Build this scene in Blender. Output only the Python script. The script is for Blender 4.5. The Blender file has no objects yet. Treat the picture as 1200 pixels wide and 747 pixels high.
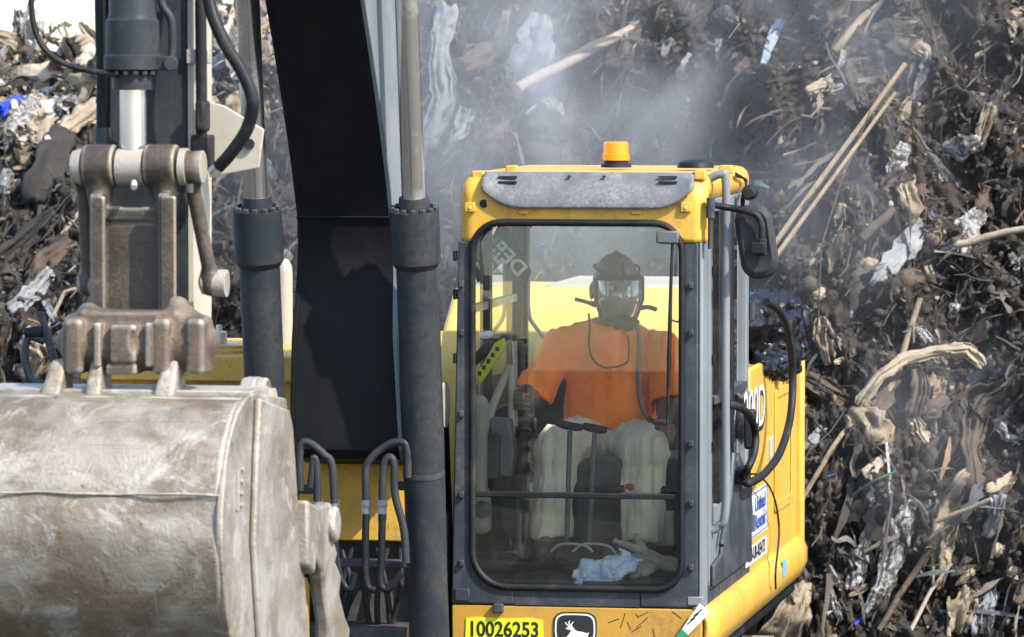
import bpy, bmesh, math, random
import numpy as np
from mathutils import Vector, Matrix
from mathutils.bvhtree import BVHTree
R = math.radians
rnd = random.Random(7)
sc = bpy.context.scene

# ------------------------------------------------------------------ camera
PITCH = R(3.0); FPX = 6000.0; CAMZ = 3.41; HOR = 59.0
cam_d = bpy.data.cameras.new('camera'); cam = bpy.data.objects.new('camera', cam_d)
sc.collection.objects.link(cam); sc.camera = cam
cam.location = (0, -20, CAMZ); cam.rotation_euler = (R(90) - PITCH, 0, 0)
cam_d.lens = 180; cam_d.sensor_width = 36; cam_d.clip_end = 5000
cam_d.dof.use_dof = True; cam_d.dof.focus_distance = 20.5; cam_d.dof.aperture_fstop = 7.1

# ------------------------------------------------------------------ sky, sun, exposure
SUN = Vector((0.53, -0.45, 0.68)).normalized()
w = bpy.data.worlds.new('World'); sc.world = w; w.use_nodes = True
nt = w.node_tree; nt.nodes.clear()
sky = nt.nodes.new('ShaderNodeTexSky'); sky.sky_type = 'NISHITA'; sky.sun_disc = False
sky.sun_elevation = math.asin(SUN.z); sky.sun_rotation = math.atan2(SUN.x, SUN.y)
sky.air_density = 1.0; sky.dust_density = 1.0; sky.ozone_density = 1.0
bg = nt.nodes.new('ShaderNodeBackground'); bg.inputs[1].default_value = 0.15
ow = nt.nodes.new('ShaderNodeOutputWorld')
nt.links.new(sky.outputs[0], bg.inputs[0]); nt.links.new(bg.outputs[0], ow.inputs[0])
sd = bpy.data.lights.new('sun', 'SUN'); sd.energy = 3.1; sd.angle = R(0.8); sd.color = (1.0, 0.95, 0.87)
so = bpy.data.objects.new('sun', sd); sc.collection.objects.link(so)
so.location = SUN * 60; so.rotation_euler = SUN.to_track_quat('Z', 'Y').to_euler()
vs = sc.view_settings; vs.view_transform = 'Standard'; vs.look = 'None'; vs.gamma = 1; vs.use_curve_mapping = False
vs.exposure = 1.6
sc.render.engine = 'CYCLES'
cy = sc.cycles
cy.use_denoising = True; cy.max_bounces = 10; cy.diffuse_bounces = 3; cy.glossy_bounces = 4
cy.transmission_bounces = 8; cy.transparent_max_bounces = 16; cy.volume_bounces = 1
cy.volume_step_rate = 2.0; cy.sample_clamp_indirect = 6.0

# ------------------------------------------------------------------ pixel <-> place helpers
CAM = np.array([0, -20, CAMZ])
TH = R(10.0)
EX = np.array([math.cos(TH), -math.sin(TH), 0]); EY = np.array([math.sin(TH), math.cos(TH), 0])
ORG = np.array([-0.233, 0.0, 0.0])          # the machine's reference corner: front right foot of the cab
def ray(px, py):
    a = (px - 600) / FPX; b = (373.5 - py) / FPX
    return np.array([a, math.cos(PITCH) + b * math.sin(PITCH), -math.sin(PITCH) + b * math.cos(PITCH)])
def L(px, py, yl):                            # point of the machine's plane y = yl seen at a pixel (machine coordinates)
    d = ray(px, py); t = (yl - (CAM - ORG) @ EY) / (d @ EY); q = CAM + t * d - ORG
    return Vector((q @ EX, yl, q[2]))
def LX(px, py, xl):                           # the same for a plane x = xl (the machine's side)
    d = ray(px, py); t = (xl - (CAM - ORG) @ EX) / (d @ EX); q = CAM + t * d - ORG
    return Vector((xl, q @ EY, q[2]))
def X(px, yl, py=450): return L(px, py, yl).x
def Z(py, yl): return L(600, py, yl).z
def W(v):                                     # machine coordinates -> world
    return Vector(ORG + EX * v[0] + EY * v[1] + np.array([0, 0, v[2]]))

# ------------------------------------------------------------------ numpy noise
def _h(ix, iy, iz, s):
    n = (ix.astype(np.int64) * 374761393 + iy.astype(np.int64) * 668265263 + iz.astype(np.int64) * 2147483647 + s * 974634777) & 0xffffffff
    n = ((n ^ (n >> 13)) * 1274126177) & 0xffffffff
    n = ((n ^ (n >> 16)) * 2246822519) & 0xffffffff
    return ((n ^ (n >> 15)) & 0xffffff) / float(0xffffff)
def vnoise(x, y, z, s=0):
    x, y, z = np.broadcast_arrays(np.asarray(x, float), np.asarray(y, float), np.asarray(z, float))
    ix, iy, iz = np.floor(x), np.floor(y), np.floor(z)
    fx, fy, fz = x - ix, y - iy, z - iz
    u, v, t = [f * f * (3 - 2 * f) for f in (fx, fy, fz)]
    r = 0
    for dx in (0, 1):
        for dy in (0, 1):
            for dz in (0, 1):
                r = r + _h(ix + dx, iy + dy, iz + dz, s) * (u if dx else 1 - u) * (v if dy else 1 - v) * (t if dz else 1 - t)
    return r * 2 - 1
def fbm(x, y, z, o=4, s=0, gain=.5, ridge=False):
    r = 0; a = 1.0; f = 1.0
    for i in range(o):
        n = vnoise(np.asarray(x) * f, np.asarray(y) * f, np.asarray(z) * f, s + i * 17)
        if ridge: n = 1 - 2 * np.abs(n)
        r = r + a * n; a *= gain; f *= 2.03
    return r

# ------------------------------------------------------------------ objects
def link(o, parent=None):
    sc.collection.objects.link(o)
    if parent is not None: o.parent = parent
    return o
def tag(o, label=None, cat=None, group=None, kind=None):
    if label: o['label'] = label
    if cat: o['category'] = cat
    if group: o['group'] = group
    if kind: o['kind'] = kind
    return o
def empty(name, loc, rz=0):
    o = bpy.data.objects.new(name, None); o.empty_display_size = .2
    o.location = loc; o.rotation_euler = (0, 0, rz); return link(o)
def mesh_obj(name, verts, faces, mat, parent=None, origin=None, angle=35, bevel=0, seg=2, sub=0, smooth=True, place=None):
    me = bpy.data.meshes.new(name)
    if origin is not None:
        if isinstance(verts, np.ndarray): verts = verts - np.array(origin)
        else: verts = [Vector(v) - Vector(origin) for v in verts]
    me.from_pydata([tuple(v) for v in verts] if not isinstance(verts, np.ndarray) else verts.tolist(), [], faces if not isinstance(faces, np.ndarray) else faces.tolist())
    me.update()
    bm = bmesh.new(); bm.from_mesh(me); bmesh.ops.recalc_face_normals(bm, faces=bm.faces); bm.to_mesh(me); bm.free()
    if smooth:
        me.polygons.foreach_set('use_smooth', [True] * len(me.polygons))
        if angle < 180: me.set_sharp_from_angle(angle=R(angle))
    if mat: me.materials.append(mat)
    o = bpy.data.objects.new(name, me); link(o, parent)
    if place is not None: o.location = place
    if bevel:
        m = o.modifiers.new('bevel', 'BEVEL'); m.width = bevel; m.segments = seg; m.limit_method = 'ANGLE'; m.angle_limit = R(40)
    if sub:
        m = o.modifiers.new('sub', 'SUBSURF'); m.levels = sub; m.render_levels = sub
    return o

class MB:
    def __init__(s): s.v = []; s.f = []
    def add(s, vs, fs):
        n = len(s.v); s.v += [Vector(v) for v in vs]; s.f += [[i + n for i in f] for f in fs]; return s
    def box(s, a, b):
        (x0, y0, z0), (x1, y1, z1) = a, b
        return s.add([(x0, y0, z0), (x1, y0, z0), (x1, y1, z0), (x0, y1, z0), (x0, y0, z1), (x1, y0, z1), (x1, y1, z1), (x0, y1, z1)],
                     [(0, 1, 2, 3), (4, 5, 6, 7), (0, 1, 5, 4), (1, 2, 6, 5), (2, 3, 7, 6), (3, 0, 4, 7)])
    def cbox(s, c, h, m=None):                # centre, half sizes, optional rotation
        vs = [Vector((sx * h[0], sy * h[1], sz * h[2])) for sx in (-1, 1) for sy in (-1, 1) for sz in (-1, 1)]
        if m is not None: vs = [m @ v for v in vs]
        return s.add([v + Vector(c) for v in vs], [(0, 1, 3, 2), (4, 5, 7, 6), (0, 1, 5, 4), (2, 3, 7, 6), (0, 2, 6, 4), (1, 3, 7, 5)])
    def prism(s, pts, d):                     # closed outline pts extruded by vector d
        d = Vector(d); n = len(pts); P = [Vector(p) for p in pts]
        return s.add(P + [p + d for p in P], [list(range(n)), list(range(2 * n - 1, n - 1, -1))] + [(i, (i + 1) % n, n + (i + 1) % n, n + i) for i in range(n)])
    def ringprism(s, outer, inner, d):        # plate with a hole: outlines of equal count
        d = Vector(d); n = len(outer); vs = [Vector(p) for p in outer] + [Vector(p) for p in inner]
        vs = vs + [v + d for v in vs]; fs = []
        for i in range(n):
            j = (i + 1) % n
            fs += [(i, j, n + j, n + i), (2*n + i, 3*n + i, 3*n + j, 2*n + j), (i, 2*n + i, 2*n + j, j), (n + i, n + j, 3*n + j, 3*n + i)]
        return s.add(vs, fs)
    def tube(s, path, r, n=12, closed=False, caps=True):
        P = [Vector(p) for p in path]; m = len(P); rs = r if isinstance(r, (list, tuple)) else [r] * m
        vs = []; fs = []; up = None
        for i, p in enumerate(P):
            if closed: t = (P[(i + 1) % m] - P[i - 1]).normalized()
            else: t = (P[min(i + 1, m - 1)] - P[max(i - 1, 0)]).normalized()
            if up is None:
                up = t.cross(Vector((0, 0, 1)));
                if up.length < .1: up = t.cross(Vector((0, 1, 0)))
                up.normalize()
            else:
                up = (up - t * up.dot(t))
                up = up.normalized() if up.length > 1e-6 else t.orthogonal().normalized()
            q = t.cross(up)
            vs += [p + (up * math.cos(2 * math.pi * k / n) + q * math.sin(2 * math.pi * k / n)) * rs[i] for k in range(n)]
        for i in range(m if closed else m - 1):
            a = i * n; b = ((i + 1) % m) * n
            fs += [(a + k, a + (k + 1) % n, b + (k + 1) % n, b + k) for k in range(n)]
        if caps and not closed:
            fs += [list(range(n))[::-1], list(range((m - 1) * n, m * n))]
        return s.add(vs, fs)
    def cyl(s, a, b, r, r2=None, n=24):
        return s.tube([a, b], [r, r if r2 is None else r2], n)
    def lathe(s, a, axis, prof, n=24):        # prof: (distance along axis, radius)
        a = Vector(a); t = Vector(axis).normalized()
        return s.tube([a + t * (d + i * 1e-5) for i, (d, r) in enumerate(prof)], [max(r, 1e-4) for d, r in prof], n)
    def build(s, name, mat, parent=None, origin=None, **k):
        return mesh_obj(name, s.v, s.f, mat, parent, origin, **k)
def bez(pts, n=10):                           # Catmull-Rom through points
    P = [Vector(p) for p in pts]; P = [P[0] * 2 - P[1]] + P + [P[-1] * 2 - P[-2]]; out = []
    for i in range(1, len(P) - 2):
        for k in range(n):
            t = k / n; a, b, c, d = P[i - 1], P[i], P[i + 1], P[i + 2]
            out.append(.5 * ((2 * b) + (c - a) * t + (2 * a - 5 * b + 4 * c - d) * t * t + (3 * b - a - 3 * c + d) * t ** 3))
    return out + [P[-2]]
def rrect(x0, z0, x1, z1, r, n=6):            # rounded rectangle outline (x, z), anticlockwise from the lower right corner
    rs = r if isinstance(r, (tuple, list)) else (r,) * 4; out = []
    for (cx, cz, a0, q) in ((x1, z0, -90, rs[0]), (x1, z1, 0, rs[1]), (x0, z1, 90, rs[2]), (x0, z0, 180, rs[3])):
        sx = -1 if cx == x1 else 1; sz = 1 if cz == z0 else -1
        for k in range(n + 1):
            a = R(a0 + 90 * k / n); out.append((cx + sx * q + q * math.cos(a), cz + sz * q + q * math.sin(a)))
    return out

# ------------------------------------------------------------------ distance-field modelling (bodies, cloth, castings)
class SDF:
    def __init__(s, lo, hi, h):
        s.h = h; s.lo = np.array(lo, float); n = np.ceil((np.array(hi) - s.lo) / h).astype(int) + 1
        s.ax = [s.lo[i] + np.arange(n[i]) * h for i in range(3)]; s.F = np.full(n, .2)
    def grid(s): return np.meshgrid(*s.ax, indexing='ij')
    def _sub(s, lo, hi):
        sl = tuple(slice(max(0, int((lo[i] - s.lo[i]) / s.h)), min(len(s.ax[i]), int((hi[i] - s.lo[i]) / s.h) + 2)) for i in range(3))
        return sl, np.meshgrid(*[s.ax[i][sl[i]] for i in range(3)], indexing='ij')
    def _mix(s, sl, d, k, cut=False):
        f = s.F[sl]
        if f.size == 0: return
        if cut: d = -d; s.F[sl] = np.maximum(f, d) if k <= 0 else -s._smin(-f, -d, k)
        else: s.F[sl] = np.minimum(f, d) if k <= 0 else s._smin(f, d, k)
    @staticmethod
    def _smin(a, b, k):
        hh = np.clip(.5 + .5 * (b - a) / k, 0, 1); return b + (a - b) * hh - k * hh * (1 - hh)
    def cap(s, a, b, ra, rb=None, k=.02, cut=False, flat=None):
        rb = ra if rb is None else rb; a = np.array(a, float); b = np.array(b, float); m = max(ra, rb) + 2 * k + 3 * s.h + .02
        sl, (x, y, z) = s._sub(np.minimum(a, b) - m, np.maximum(a, b) + m)
        ab = b - a; t = np.clip(((x - a[0]) * ab[0] + (y - a[1]) * ab[1] + (z - a[2]) * ab[2]) / max(ab @ ab, 1e-9), 0, 1)
        d = np.sqrt((x - a[0] - t * ab[0]) ** 2 + (y - a[1] - t * ab[1]) ** 2 + (z - a[2] - t * ab[2]) ** 2) - (ra + t * (rb - ra))
        s._mix(sl, d, k, cut); return s
    def ell(s, c, r, k=.02, cut=False):
        c = np.array(c, float); r = np.array(r, float); m = r + 2 * k + 3 * s.h + .02
        sl, (x, y, z) = s._sub(c - m, c + m)
        p = [(x - c[0]), (y - c[1]), (z - c[2])]
        k0 = np.sqrt(sum((p[i] / r[i]) ** 2 for i in range(3))) + 1e-9; k1 = np.sqrt(sum((p[i] / r[i] ** 2) ** 2 for i in range(3))) + 1e-9
        s._mix(sl, k0 * (k0 - 1) / k1, k, cut); return s
    def box(s, c, hsz, rad=.01, k=.02, cut=False):
        c = np.array(c, float); hs = np.array(hsz, float); m = hs + 2 * k + 3 * s.h + .02
        sl, (x, y, z) = s._sub(c - m, c + m)
        q = [np.abs(v - c[i]) - hs[i] + rad for i, v in enumerate((x, y, z))]
        d = np.sqrt(sum(np.maximum(v, 0) ** 2 for v in q)) + np.minimum(np.maximum(np.maximum(q[0], q[1]), q[2]), 0) - rad
        s._mix(sl, d, k, cut); return s
    def mesh(s):
        F = s.F; F = F.copy()
        for ax in range(3):
            for e in (0, -1):
                sl = [slice(None)] * 3; sl[ax] = e; F[tuple(sl)] = np.maximum(F[tuple(sl)], .001)
        n = F.shape; S = F < 0; c = [n[i] - 1 for i in range(3)]
        cnt = np.zeros(c); pos = np.zeros(c + [3])
        idx = np.indices(c).transpose(1, 2, 3, 0).astype(float)
        offs = [(i, j, k) for i in (0, 1) for j in (0, 1) for k in (0, 1)]
        def co(o): return tuple(slice(o[i], o[i] + c[i]) for i in range(3))
        for o in offs:
            for ax in range(3):
                if o[ax] == 0:
                    o2 = list(o); o2[ax] = 1
                    fa, fb = F[co(o)], F[co(o2)]; m = (fa < 0) != (fb < 0)
                    if not m.any(): continue
                    t = fa[m] / (fa[m] - fb[m]); p = np.tile(np.array(o, float), (len(t), 1)); p[:, ax] += t
                    pos[m] += p; cnt[m] += 1
        act = cnt > 0; ids = np.full(c, -1); ids[act] = np.arange(act.sum())
        V = (idx[act] + pos[act] / cnt[act][:, None]) * s.h + s.lo
        faces = []
        for ax in range(3):
            a1, a2 = (ax + 1) % 3, (ax + 2) % 3
            sl0 = [slice(None)] * 3; sl1 = [slice(None)] * 3; sl0[ax] = slice(0, -1); sl1[ax] = slice(1, None)
            e = np.argwhere(S[tuple(sl0)] != S[tuple(sl1)])
            e = e[(e[:, a1] > 0) & (e[:, a2] > 0) & (e[:, a1] < n[a1] - 1) & (e[:, a2] < n[a2] - 1)]
            q = []
            for (d1, d2) in ((-1, -1), (0, -1), (0, 0), (-1, 0)):
                g = e.copy(); g[:, a1] += d1; g[:, a2] += d2; q.append(ids[g[:, 0], g[:, 1], g[:, 2]])
            faces.append(np.stack(q, 1))
        fc = np.concatenate(faces); fc = fc[(fc >= 0).all(1)]
        return V, fc
    def build(s, name, mat, parent=None, origin=None, smooth_it=2, **k):
        V, fc = s.mesh()
        for _ in range(smooth_it):              # light Laplacian smoothing
            acc = np.zeros_like(V); ct = np.zeros(len(V))
            for i in range(4):
                np.add.at(acc, fc[:, i], V[fc[:, (i + 1) % 4]]); np.add.at(ct, fc[:, i], 1)
            ok = ct > 0; V[ok] = V[ok] * .5 + .5 * acc[ok] / ct[ok][:, None]
        return mesh_obj(name, V, fc, mat, parent, origin, angle=k.pop('angle', 180), **k)

# ------------------------------------------------------------------ materials
def new_mat(name):
    m = bpy.data.materials.new(name); m.use_nodes = True; n = m.node_tree; n.nodes.clear()
    o = n.nodes.new('ShaderNodeOutputMaterial'); return m, n, o
def nd(n, t, **k):
    x = n.nodes.new('ShaderNode' + t)
    for a, b in k.items():
        if a.startswith('i_'):
            key = a[2:]; x.inputs[int(key) if key.isdigit() else key.replace('_', ' ')].default_value = b
        else: setattr(x, a, b)
    return x
def ramp(n, src, stops, out=None):
    r = nd(n, 'ValToRGB'); e = r.color_ramp.elements
    while len(e) < len(stops): e.new(.5)
    for k, (p, c) in enumerate(stops):
        e[k].position = p; e[k].color = (c, c, c, 1) if not isinstance(c, (tuple, list)) else (*c, 1)
    n.links.new(src, r.inputs[0]); return r.outputs[0]
def noise_n(n, vec, scale, detail=4, rough=.55, dist=0.0):
    x = nd(n, 'TexNoise'); x.inputs['Scale'].default_value = scale; x.inputs['Detail'].default_value = detail
    x.inputs['Roughness'].default_value = rough; x.inputs['Distortion'].default_value = dist
    n.links.new(vec, x.inputs['Vector']); return x.outputs['Fac']
def mixc(n, fac, a, b, mode='MIX'):
    x = nd(n, 'Mix', data_type='RGBA', blend_type=mode)
    for s_, v in ((0, fac), (6, a), (7, b)):
        if isinstance(v, bpy.types.NodeSocket): n.links.new(v, x.inputs[s_])
        elif s_ == 0: x.inputs[0].default_value = v
        else: x.inputs[s_].default_value = (*v, 1)
    return x.outputs[2]
def coords(n, scale=(1, 1, 1)):
    tc = nd(n, 'TexCoord'); mp = nd(n, 'Mapping'); mp.inputs['Scale'].default_value = scale
    n.links.new(tc.outputs['Object'], mp.inputs[0]); return mp.outputs[0]
def paint(name, col, rough=.45, metal=0.0, dirt=(.12, .09, .06), dirt_amt=.35, dirt_scale=5.0, chip=None, chip_amt=0.0, chip_scale=30.0,
          streak=0.0, bump=.0, bump_scale=60.0, var=.12, spec=.5, coat=0.0, edge=None, k=.68):
    col, dirt = tuple(c * k for c in col), tuple(c * k for c in dirt); chip = tuple(c * k for c in (chip or (.16, .09, .05))); edge = edge and tuple(c * k for c in edge)
    m, n, o = new_mat(name); v = coords(n)
    b = nd(n, 'BsdfPrincipled'); n.links.new(b.outputs[0], o.inputs[0])
    c = mixc(n, ramp(n, noise_n(n, v, 2.3, 3), [(.3, 0), (.7, 1)]), tuple(x * (1 - var) for x in col), tuple(min(1, x * (1 + var)) for x in col))
    dn = ramp(n, noise_n(n, v, dirt_scale, 7, .65, .6), [(.62 - .35 * dirt_amt, 0), (.86 - .3 * dirt_amt, 1)])
    fine = ramp(n, noise_n(n, v, dirt_scale * 11, 5, .7), [(.35, 0), (.7, 1)])
    mul = nd(n, 'Math', operation='MULTIPLY'); n.links.new(dn, mul.inputs[0]); n.links.new(fine, mul.inputs[1])
    dm = nd(n, 'Math', operation='MULTIPLY'); n.links.new(mul.outputs[0], dm.inputs[0]); dm.inputs[1].default_value = min(1, dirt_amt * 2)
    c = mixc(n, dm.outputs[0], c, dirt)
    if streak:
        sv = coords(n, (26, 26, 1.2))
        s_ = ramp(n, noise_n(n, sv, 1.0, 5, .6), [(.56, 0), (.75, 1)])
        sm = nd(n, 'Math', operation='MULTIPLY'); n.links.new(s_, sm.inputs[0]); sm.inputs[1].default_value = streak
        c = mixc(n, sm.outputs[0], c, dirt)
    if chip_amt:
        cm = ramp(n, noise_n(n, v, chip_scale, 9, .75, 1.5), [(.74 - .3 * chip_amt, 0), (.77 - .3 * chip_amt, 1)])
        c = mixc(n, cm, c, chip)
    if edge:
        ge = nd(n, 'NewGeometry'); c = mixc(n, ramp(n, ge.outputs['Pointiness'], [(.51, 0), (.56, .85)]), c, edge)
    n.links.new(c, b.inputs['Base Color'])
    rr = nd(n, 'MapRange'); n.links.new(dn, rr.inputs[0]); rr.inputs[3].default_value = rough; rr.inputs[4].default_value = min(1, rough + .3)
    n.links.new(rr.outputs[0], b.inputs['Roughness'])
    b.inputs['Metallic'].default_value = metal; b.inputs['Specular IOR Level'].default_value = spec; b.inputs['Coat Weight'].default_value = coat
    if bump:
        bp = nd(n, 'Bump'); bp.inputs['Strength'].default_value = bump; bp.inputs['Distance'].default_value = .01
        n.links.new(noise_n(n, v, bump_scale, 8, .65), bp.inputs['Height']); n.links.new(bp.outputs[0], b.inputs['Normal'])
    return m
def cloth(name, c1, c2, scale=14, rough=.85, weave=700, bump=.3, sheen=.2, trans=0):
    m, n, o = new_mat(name); v = coords(n); b = nd(n, 'BsdfPrincipled')
    c = mixc(n, ramp(n, noise_n(n, v, scale, 6, .6, .5), [(.35, 0), (.68, 1)]), c1, c2)
    n.links.new(c, b.inputs['Base Color']); b.inputs['Roughness'].default_value = rough; b.inputs['Sheen Weight'].default_value = sheen
    b.inputs['Specular IOR Level'].default_value = .25
    bp = nd(n, 'Bump'); bp.inputs['Strength'].default_value = bump; bp.inputs['Distance'].default_value = .004
    n.links.new(noise_n(n, v, weave, 3, .6), bp.inputs['Height']); n.links.new(bp.outputs[0], b.inputs['Normal'])
    n.links.new(b.outputs[0], o.inputs[0]); return m
def glass(name, tint=(.93, .97, .95), dust_glare=.05, rough=.0, boost=2.0, dust_glare_col=(.62, .60, .52)):
    m, n, o = new_mat(name); v = coords(n)
    tr = nd(n, 'BsdfTransparent'); tr.inputs[0].default_value = (*tint, 1)
    gl = nd(n, 'BsdfGlossy'); gl.inputs['Roughness'].default_value = rough
    fr = nd(n, 'Fresnel'); fr.inputs[0].default_value = 1.5
    fm = nd(n, 'Math', operation='MULTIPLY', use_clamp=True); n.links.new(fr.outputs[0], fm.inputs[0]); fm.inputs[1].default_value = boost
    mx = nd(n, 'MixShader'); n.links.new(fm.outputs[0], mx.inputs[0]); n.links.new(tr.outputs[0], mx.inputs[1]); n.links.new(gl.outputs[0], mx.inputs[2])
    df = nd(n, 'BsdfDiffuse'); df.inputs[0].default_value = (*dust_glare_col, 1)
    a = ramp(n, noise_n(n, v, 7, 6, .7, .8), [(.38, .15), (.75, 1)])
    sv = coords(n, (3, 3, 140)); s_ = ramp(n, noise_n(n, sv, 1.0, 4, .6), [(.66, 0), (.72, .9)])        # wiped scratches
    sp = ramp(n, noise_n(n, v, 95, 2, .5), [(.73, 0), (.77, 1)])                                          # dried specks
    ad = nd(n, 'Math', operation='ADD'); n.links.new(a, ad.inputs[0]); n.links.new(s_, ad.inputs[1])
    a2 = nd(n, 'Math', operation='ADD'); n.links.new(ad.outputs[0], a2.inputs[0]); n.links.new(sp, a2.inputs[1])
    mm = nd(n, 'Math', operation='MULTIPLY', use_clamp=True); n.links.new(a2.outputs[0], mm.inputs[0]); mm.inputs[1].default_value = dust_glare
    m2 = nd(n, 'MixShader'); n.links.new(mm.outputs[0], m2.inputs[0]); n.links.new(mx.outputs[0], m2.inputs[1]); n.links.new(df.outputs[0], m2.inputs[2])
    n.links.new(m2.outputs[0], o.inputs[0]); return m
M = {}
M['yellow'] = paint('yellow paint', (.78, .45, .05), .42, dirt=(.30, .19, .08), dirt_amt=.60, chip=(.13, .07, .035), chip_amt=.38, streak=.55, coat=.15, bump=.04)
M['yellow_shaded'] = paint('shaded yellow paint', (.56, .30, .035), .5, dirt=(.26, .15, .055), dirt_amt=.5, chip=(.10, .055, .03), chip_amt=.2, streak=.4)  # darker copy of the yellow: shade of the cab front put into its colour
M['yellow_old'] = paint('faded yellow paint', (.78, .56, .13), .5, dirt=(.45, .36, .18), dirt_amt=.5, streak=.3)
M['black'] = paint('black boom paint', (.013, .0135, .015), .5, dirt=(.028, .026, .024), dirt_amt=.45, streak=.3, spec=.10, chip=(.2, .19, .17), chip_amt=.02, chip_scale=60, bump=.03)
M['charcoal'] = paint('charcoal cab paint', (.042, .050, .064), .40, dirt=(.15, .14, .125), dirt_amt=.55, chip=(.30, .28, .25), chip_amt=.26, streak=.5, spec=.25)
M['grey'] = paint('grey side paint', (.20, .22, .235), .45, dirt=(.3, .28, .25), dirt_amt=.35, chip=(.1, .08, .07), chip_amt=.04, streak=.3)
M['cylgrey'] = paint('grey cylinder paint', (.028, .034, .042), .42, dirt=(.085, .075, .062), dirt_amt=.6, chip=(.28, .22, .16), chip_amt=.09, streak=.35, bump=.05, spec=.2)
M['visor'] = paint('worn grey visor', (.13, .135, .15), .5, dirt=(.36, .36, .37), dirt_amt=.70, dirt_scale=7, chip=(.5, .5, .5), chip_amt=.1, chip_scale=40)
M['chrome'] = paint('chrome rod', (.98, 1.0, 1.05), .14, .9, dirt=(.4, .36, .3), dirt_amt=.10, var=.03)
M['rod'] = paint('worn rod', (.98, .95, .90), .20, .95, dirt=(.4, .33, .26), dirt_amt=.3, var=.08)
M['cast'] = paint('rusty cast steel', (.125, .090, .062), .5, .25, dirt=(.27, .20, .14), dirt_amt=.65, dirt_scale=9, chip=(.045, .032, .024), chip_amt=.34, chip_scale=16, bump=.35, bump_scale=60, edge=(.52, .47, .40))
M['linksteel'] = paint('greasy link steel', (.070, .055, .043), .45, .3, dirt=(.20, .155, .11), dirt_amt=.55, dirt_scale=8, chip=(.03, .024, .02), chip_amt=.34, chip_scale=14, bump=.35, bump_scale=60, edge=(.50, .43, .34))
M['rubber'] = paint('black rubber', (.014, .015, .017), .5, dirt=(.1, .09, .08), dirt_amt=.4, spec=.2)
M['bolt'] = paint('bolt steel', (.10, .10, .105), .45, .6, dirt=(.2, .17, .14), dirt_amt=.4)
M['fitting'] = paint('hose fitting', (.80, .78, .72), .4, .5, dirt=(.2, .17, .13), dirt_amt=.5)
M['beige'] = paint('beige console plastic', (.36, .34, .25), .6, dirt=(.2, .18, .13), dirt_amt=.4, bump=.05, bump_scale=200, k=.9)
M['interior'] = paint('dark cab trim', (.034, .033, .030), .65, k=.9, dirt=(.13, .115, .085), dirt_amt=.5, dirt_scale=8, bump=.1, bump_scale=90)
M['greyplastic'] = paint('grey plastic', (.13, .135, .13), .5, dirt=(.2, .18, .15), dirt_amt=.3)
M['seat'] = cloth('seat fabric', (.055, .055, .052), (.10, .098, .09), 20)
M['pale'] = paint('pale enamel', (.55, .50, .40), .4, dirt=(.3, .25, .18), dirt_amt=.4)
M['white'] = paint('white vinyl', (.78, .78, .76), .4, dirt=(.5, .45, .35), dirt_amt=.25)
M['ink'] = paint('black print', (.015, .015, .017), .5, dirt_amt=.1)
M['blueink'] = paint('blue print', (.03, .10, .42), .4, dirt_amt=.1)
M['hivis'] = paint('bright yellow sticker', (.78, .80, .02), .4, dirt=(.5, .45, .05), dirt_amt=.2)
M['glass'] = glass('windscreen glass', (.965, .985, .975), dust_glare=.020, boost=1.7)
M['sideglass'] = glass('side window glass', (.95, .98, .97), dust_glare=.03)
M['mudglass'] = glass('dirty lower windscreen', (.95, .97, .93), dust_glare=.035)
M['red'] = paint('red plastic', (.55, .035, .012), .4, dirt_amt=.2)
M['orange_shirt'] = cloth('orange cotton', (.95, .20, .018), (.98, .24, .03), 9, weave=900, bump=.2)
M['khaki'] = cloth('khaki cotton', (.52, .455, .31), (.62, .55, .40), 12, weave=700)
M['skin'] = paint('dark brown skin', (.15, .09, .062), .45, k=1, dirt=(.08, .04, .025), dirt_amt=.2, var=.15, bump=.08, bump_scale=240)
M['boot'] = paint('brown boot leather', (.06, .038, .026), .6, dirt=(.2, .16, .12), dirt_amt=.5)
M['maskrubber'] = paint('mask rubber', (.014, .015, .018), .45, dirt_amt=.1, spec=.2)
M['lens'] = glass('mask visor', (.93, .96, .98), dust_glare=.36, boost=3.0, dust_glare_col=(.72, .80, .86))  # pale blue layer here paints the bright reflection of the visor into its colour
M['bluerag'] = cloth('blue white rag', (.26, .44, .74), (.80, .82, .76), 13, bump=.4)
M['glove'] = cloth('grey green glove', (.16, .18, .13), (.34, .34, .25), 16, bump=.4)
M['bag'] = paint('black plastic bag', (.010, .010, .012), .16, dirt=(.05, .05, .05), dirt_amt=.1, bump=.6, bump_scale=34, spec=.38)
def emissive_amber():
    m, n, o = new_mat('amber beacon lens'); b = nd(n, 'BsdfPrincipled'); v = coords(n, (1, 1, 1))
    b.inputs['Base Color'].default_value = (.90, .20, .005, 1); b.inputs['Roughness'].default_value = .2; b.inputs['Transmission Weight'].default_value = .35
    b.inputs['Emission Color'].default_value = (1, .28, .0, 1); b.inputs['Emission Strength'].default_value = .22
    n.links.new(b.outputs[0], o.inputs[0]); return m
M['amber'] = emissive_amber()
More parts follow.
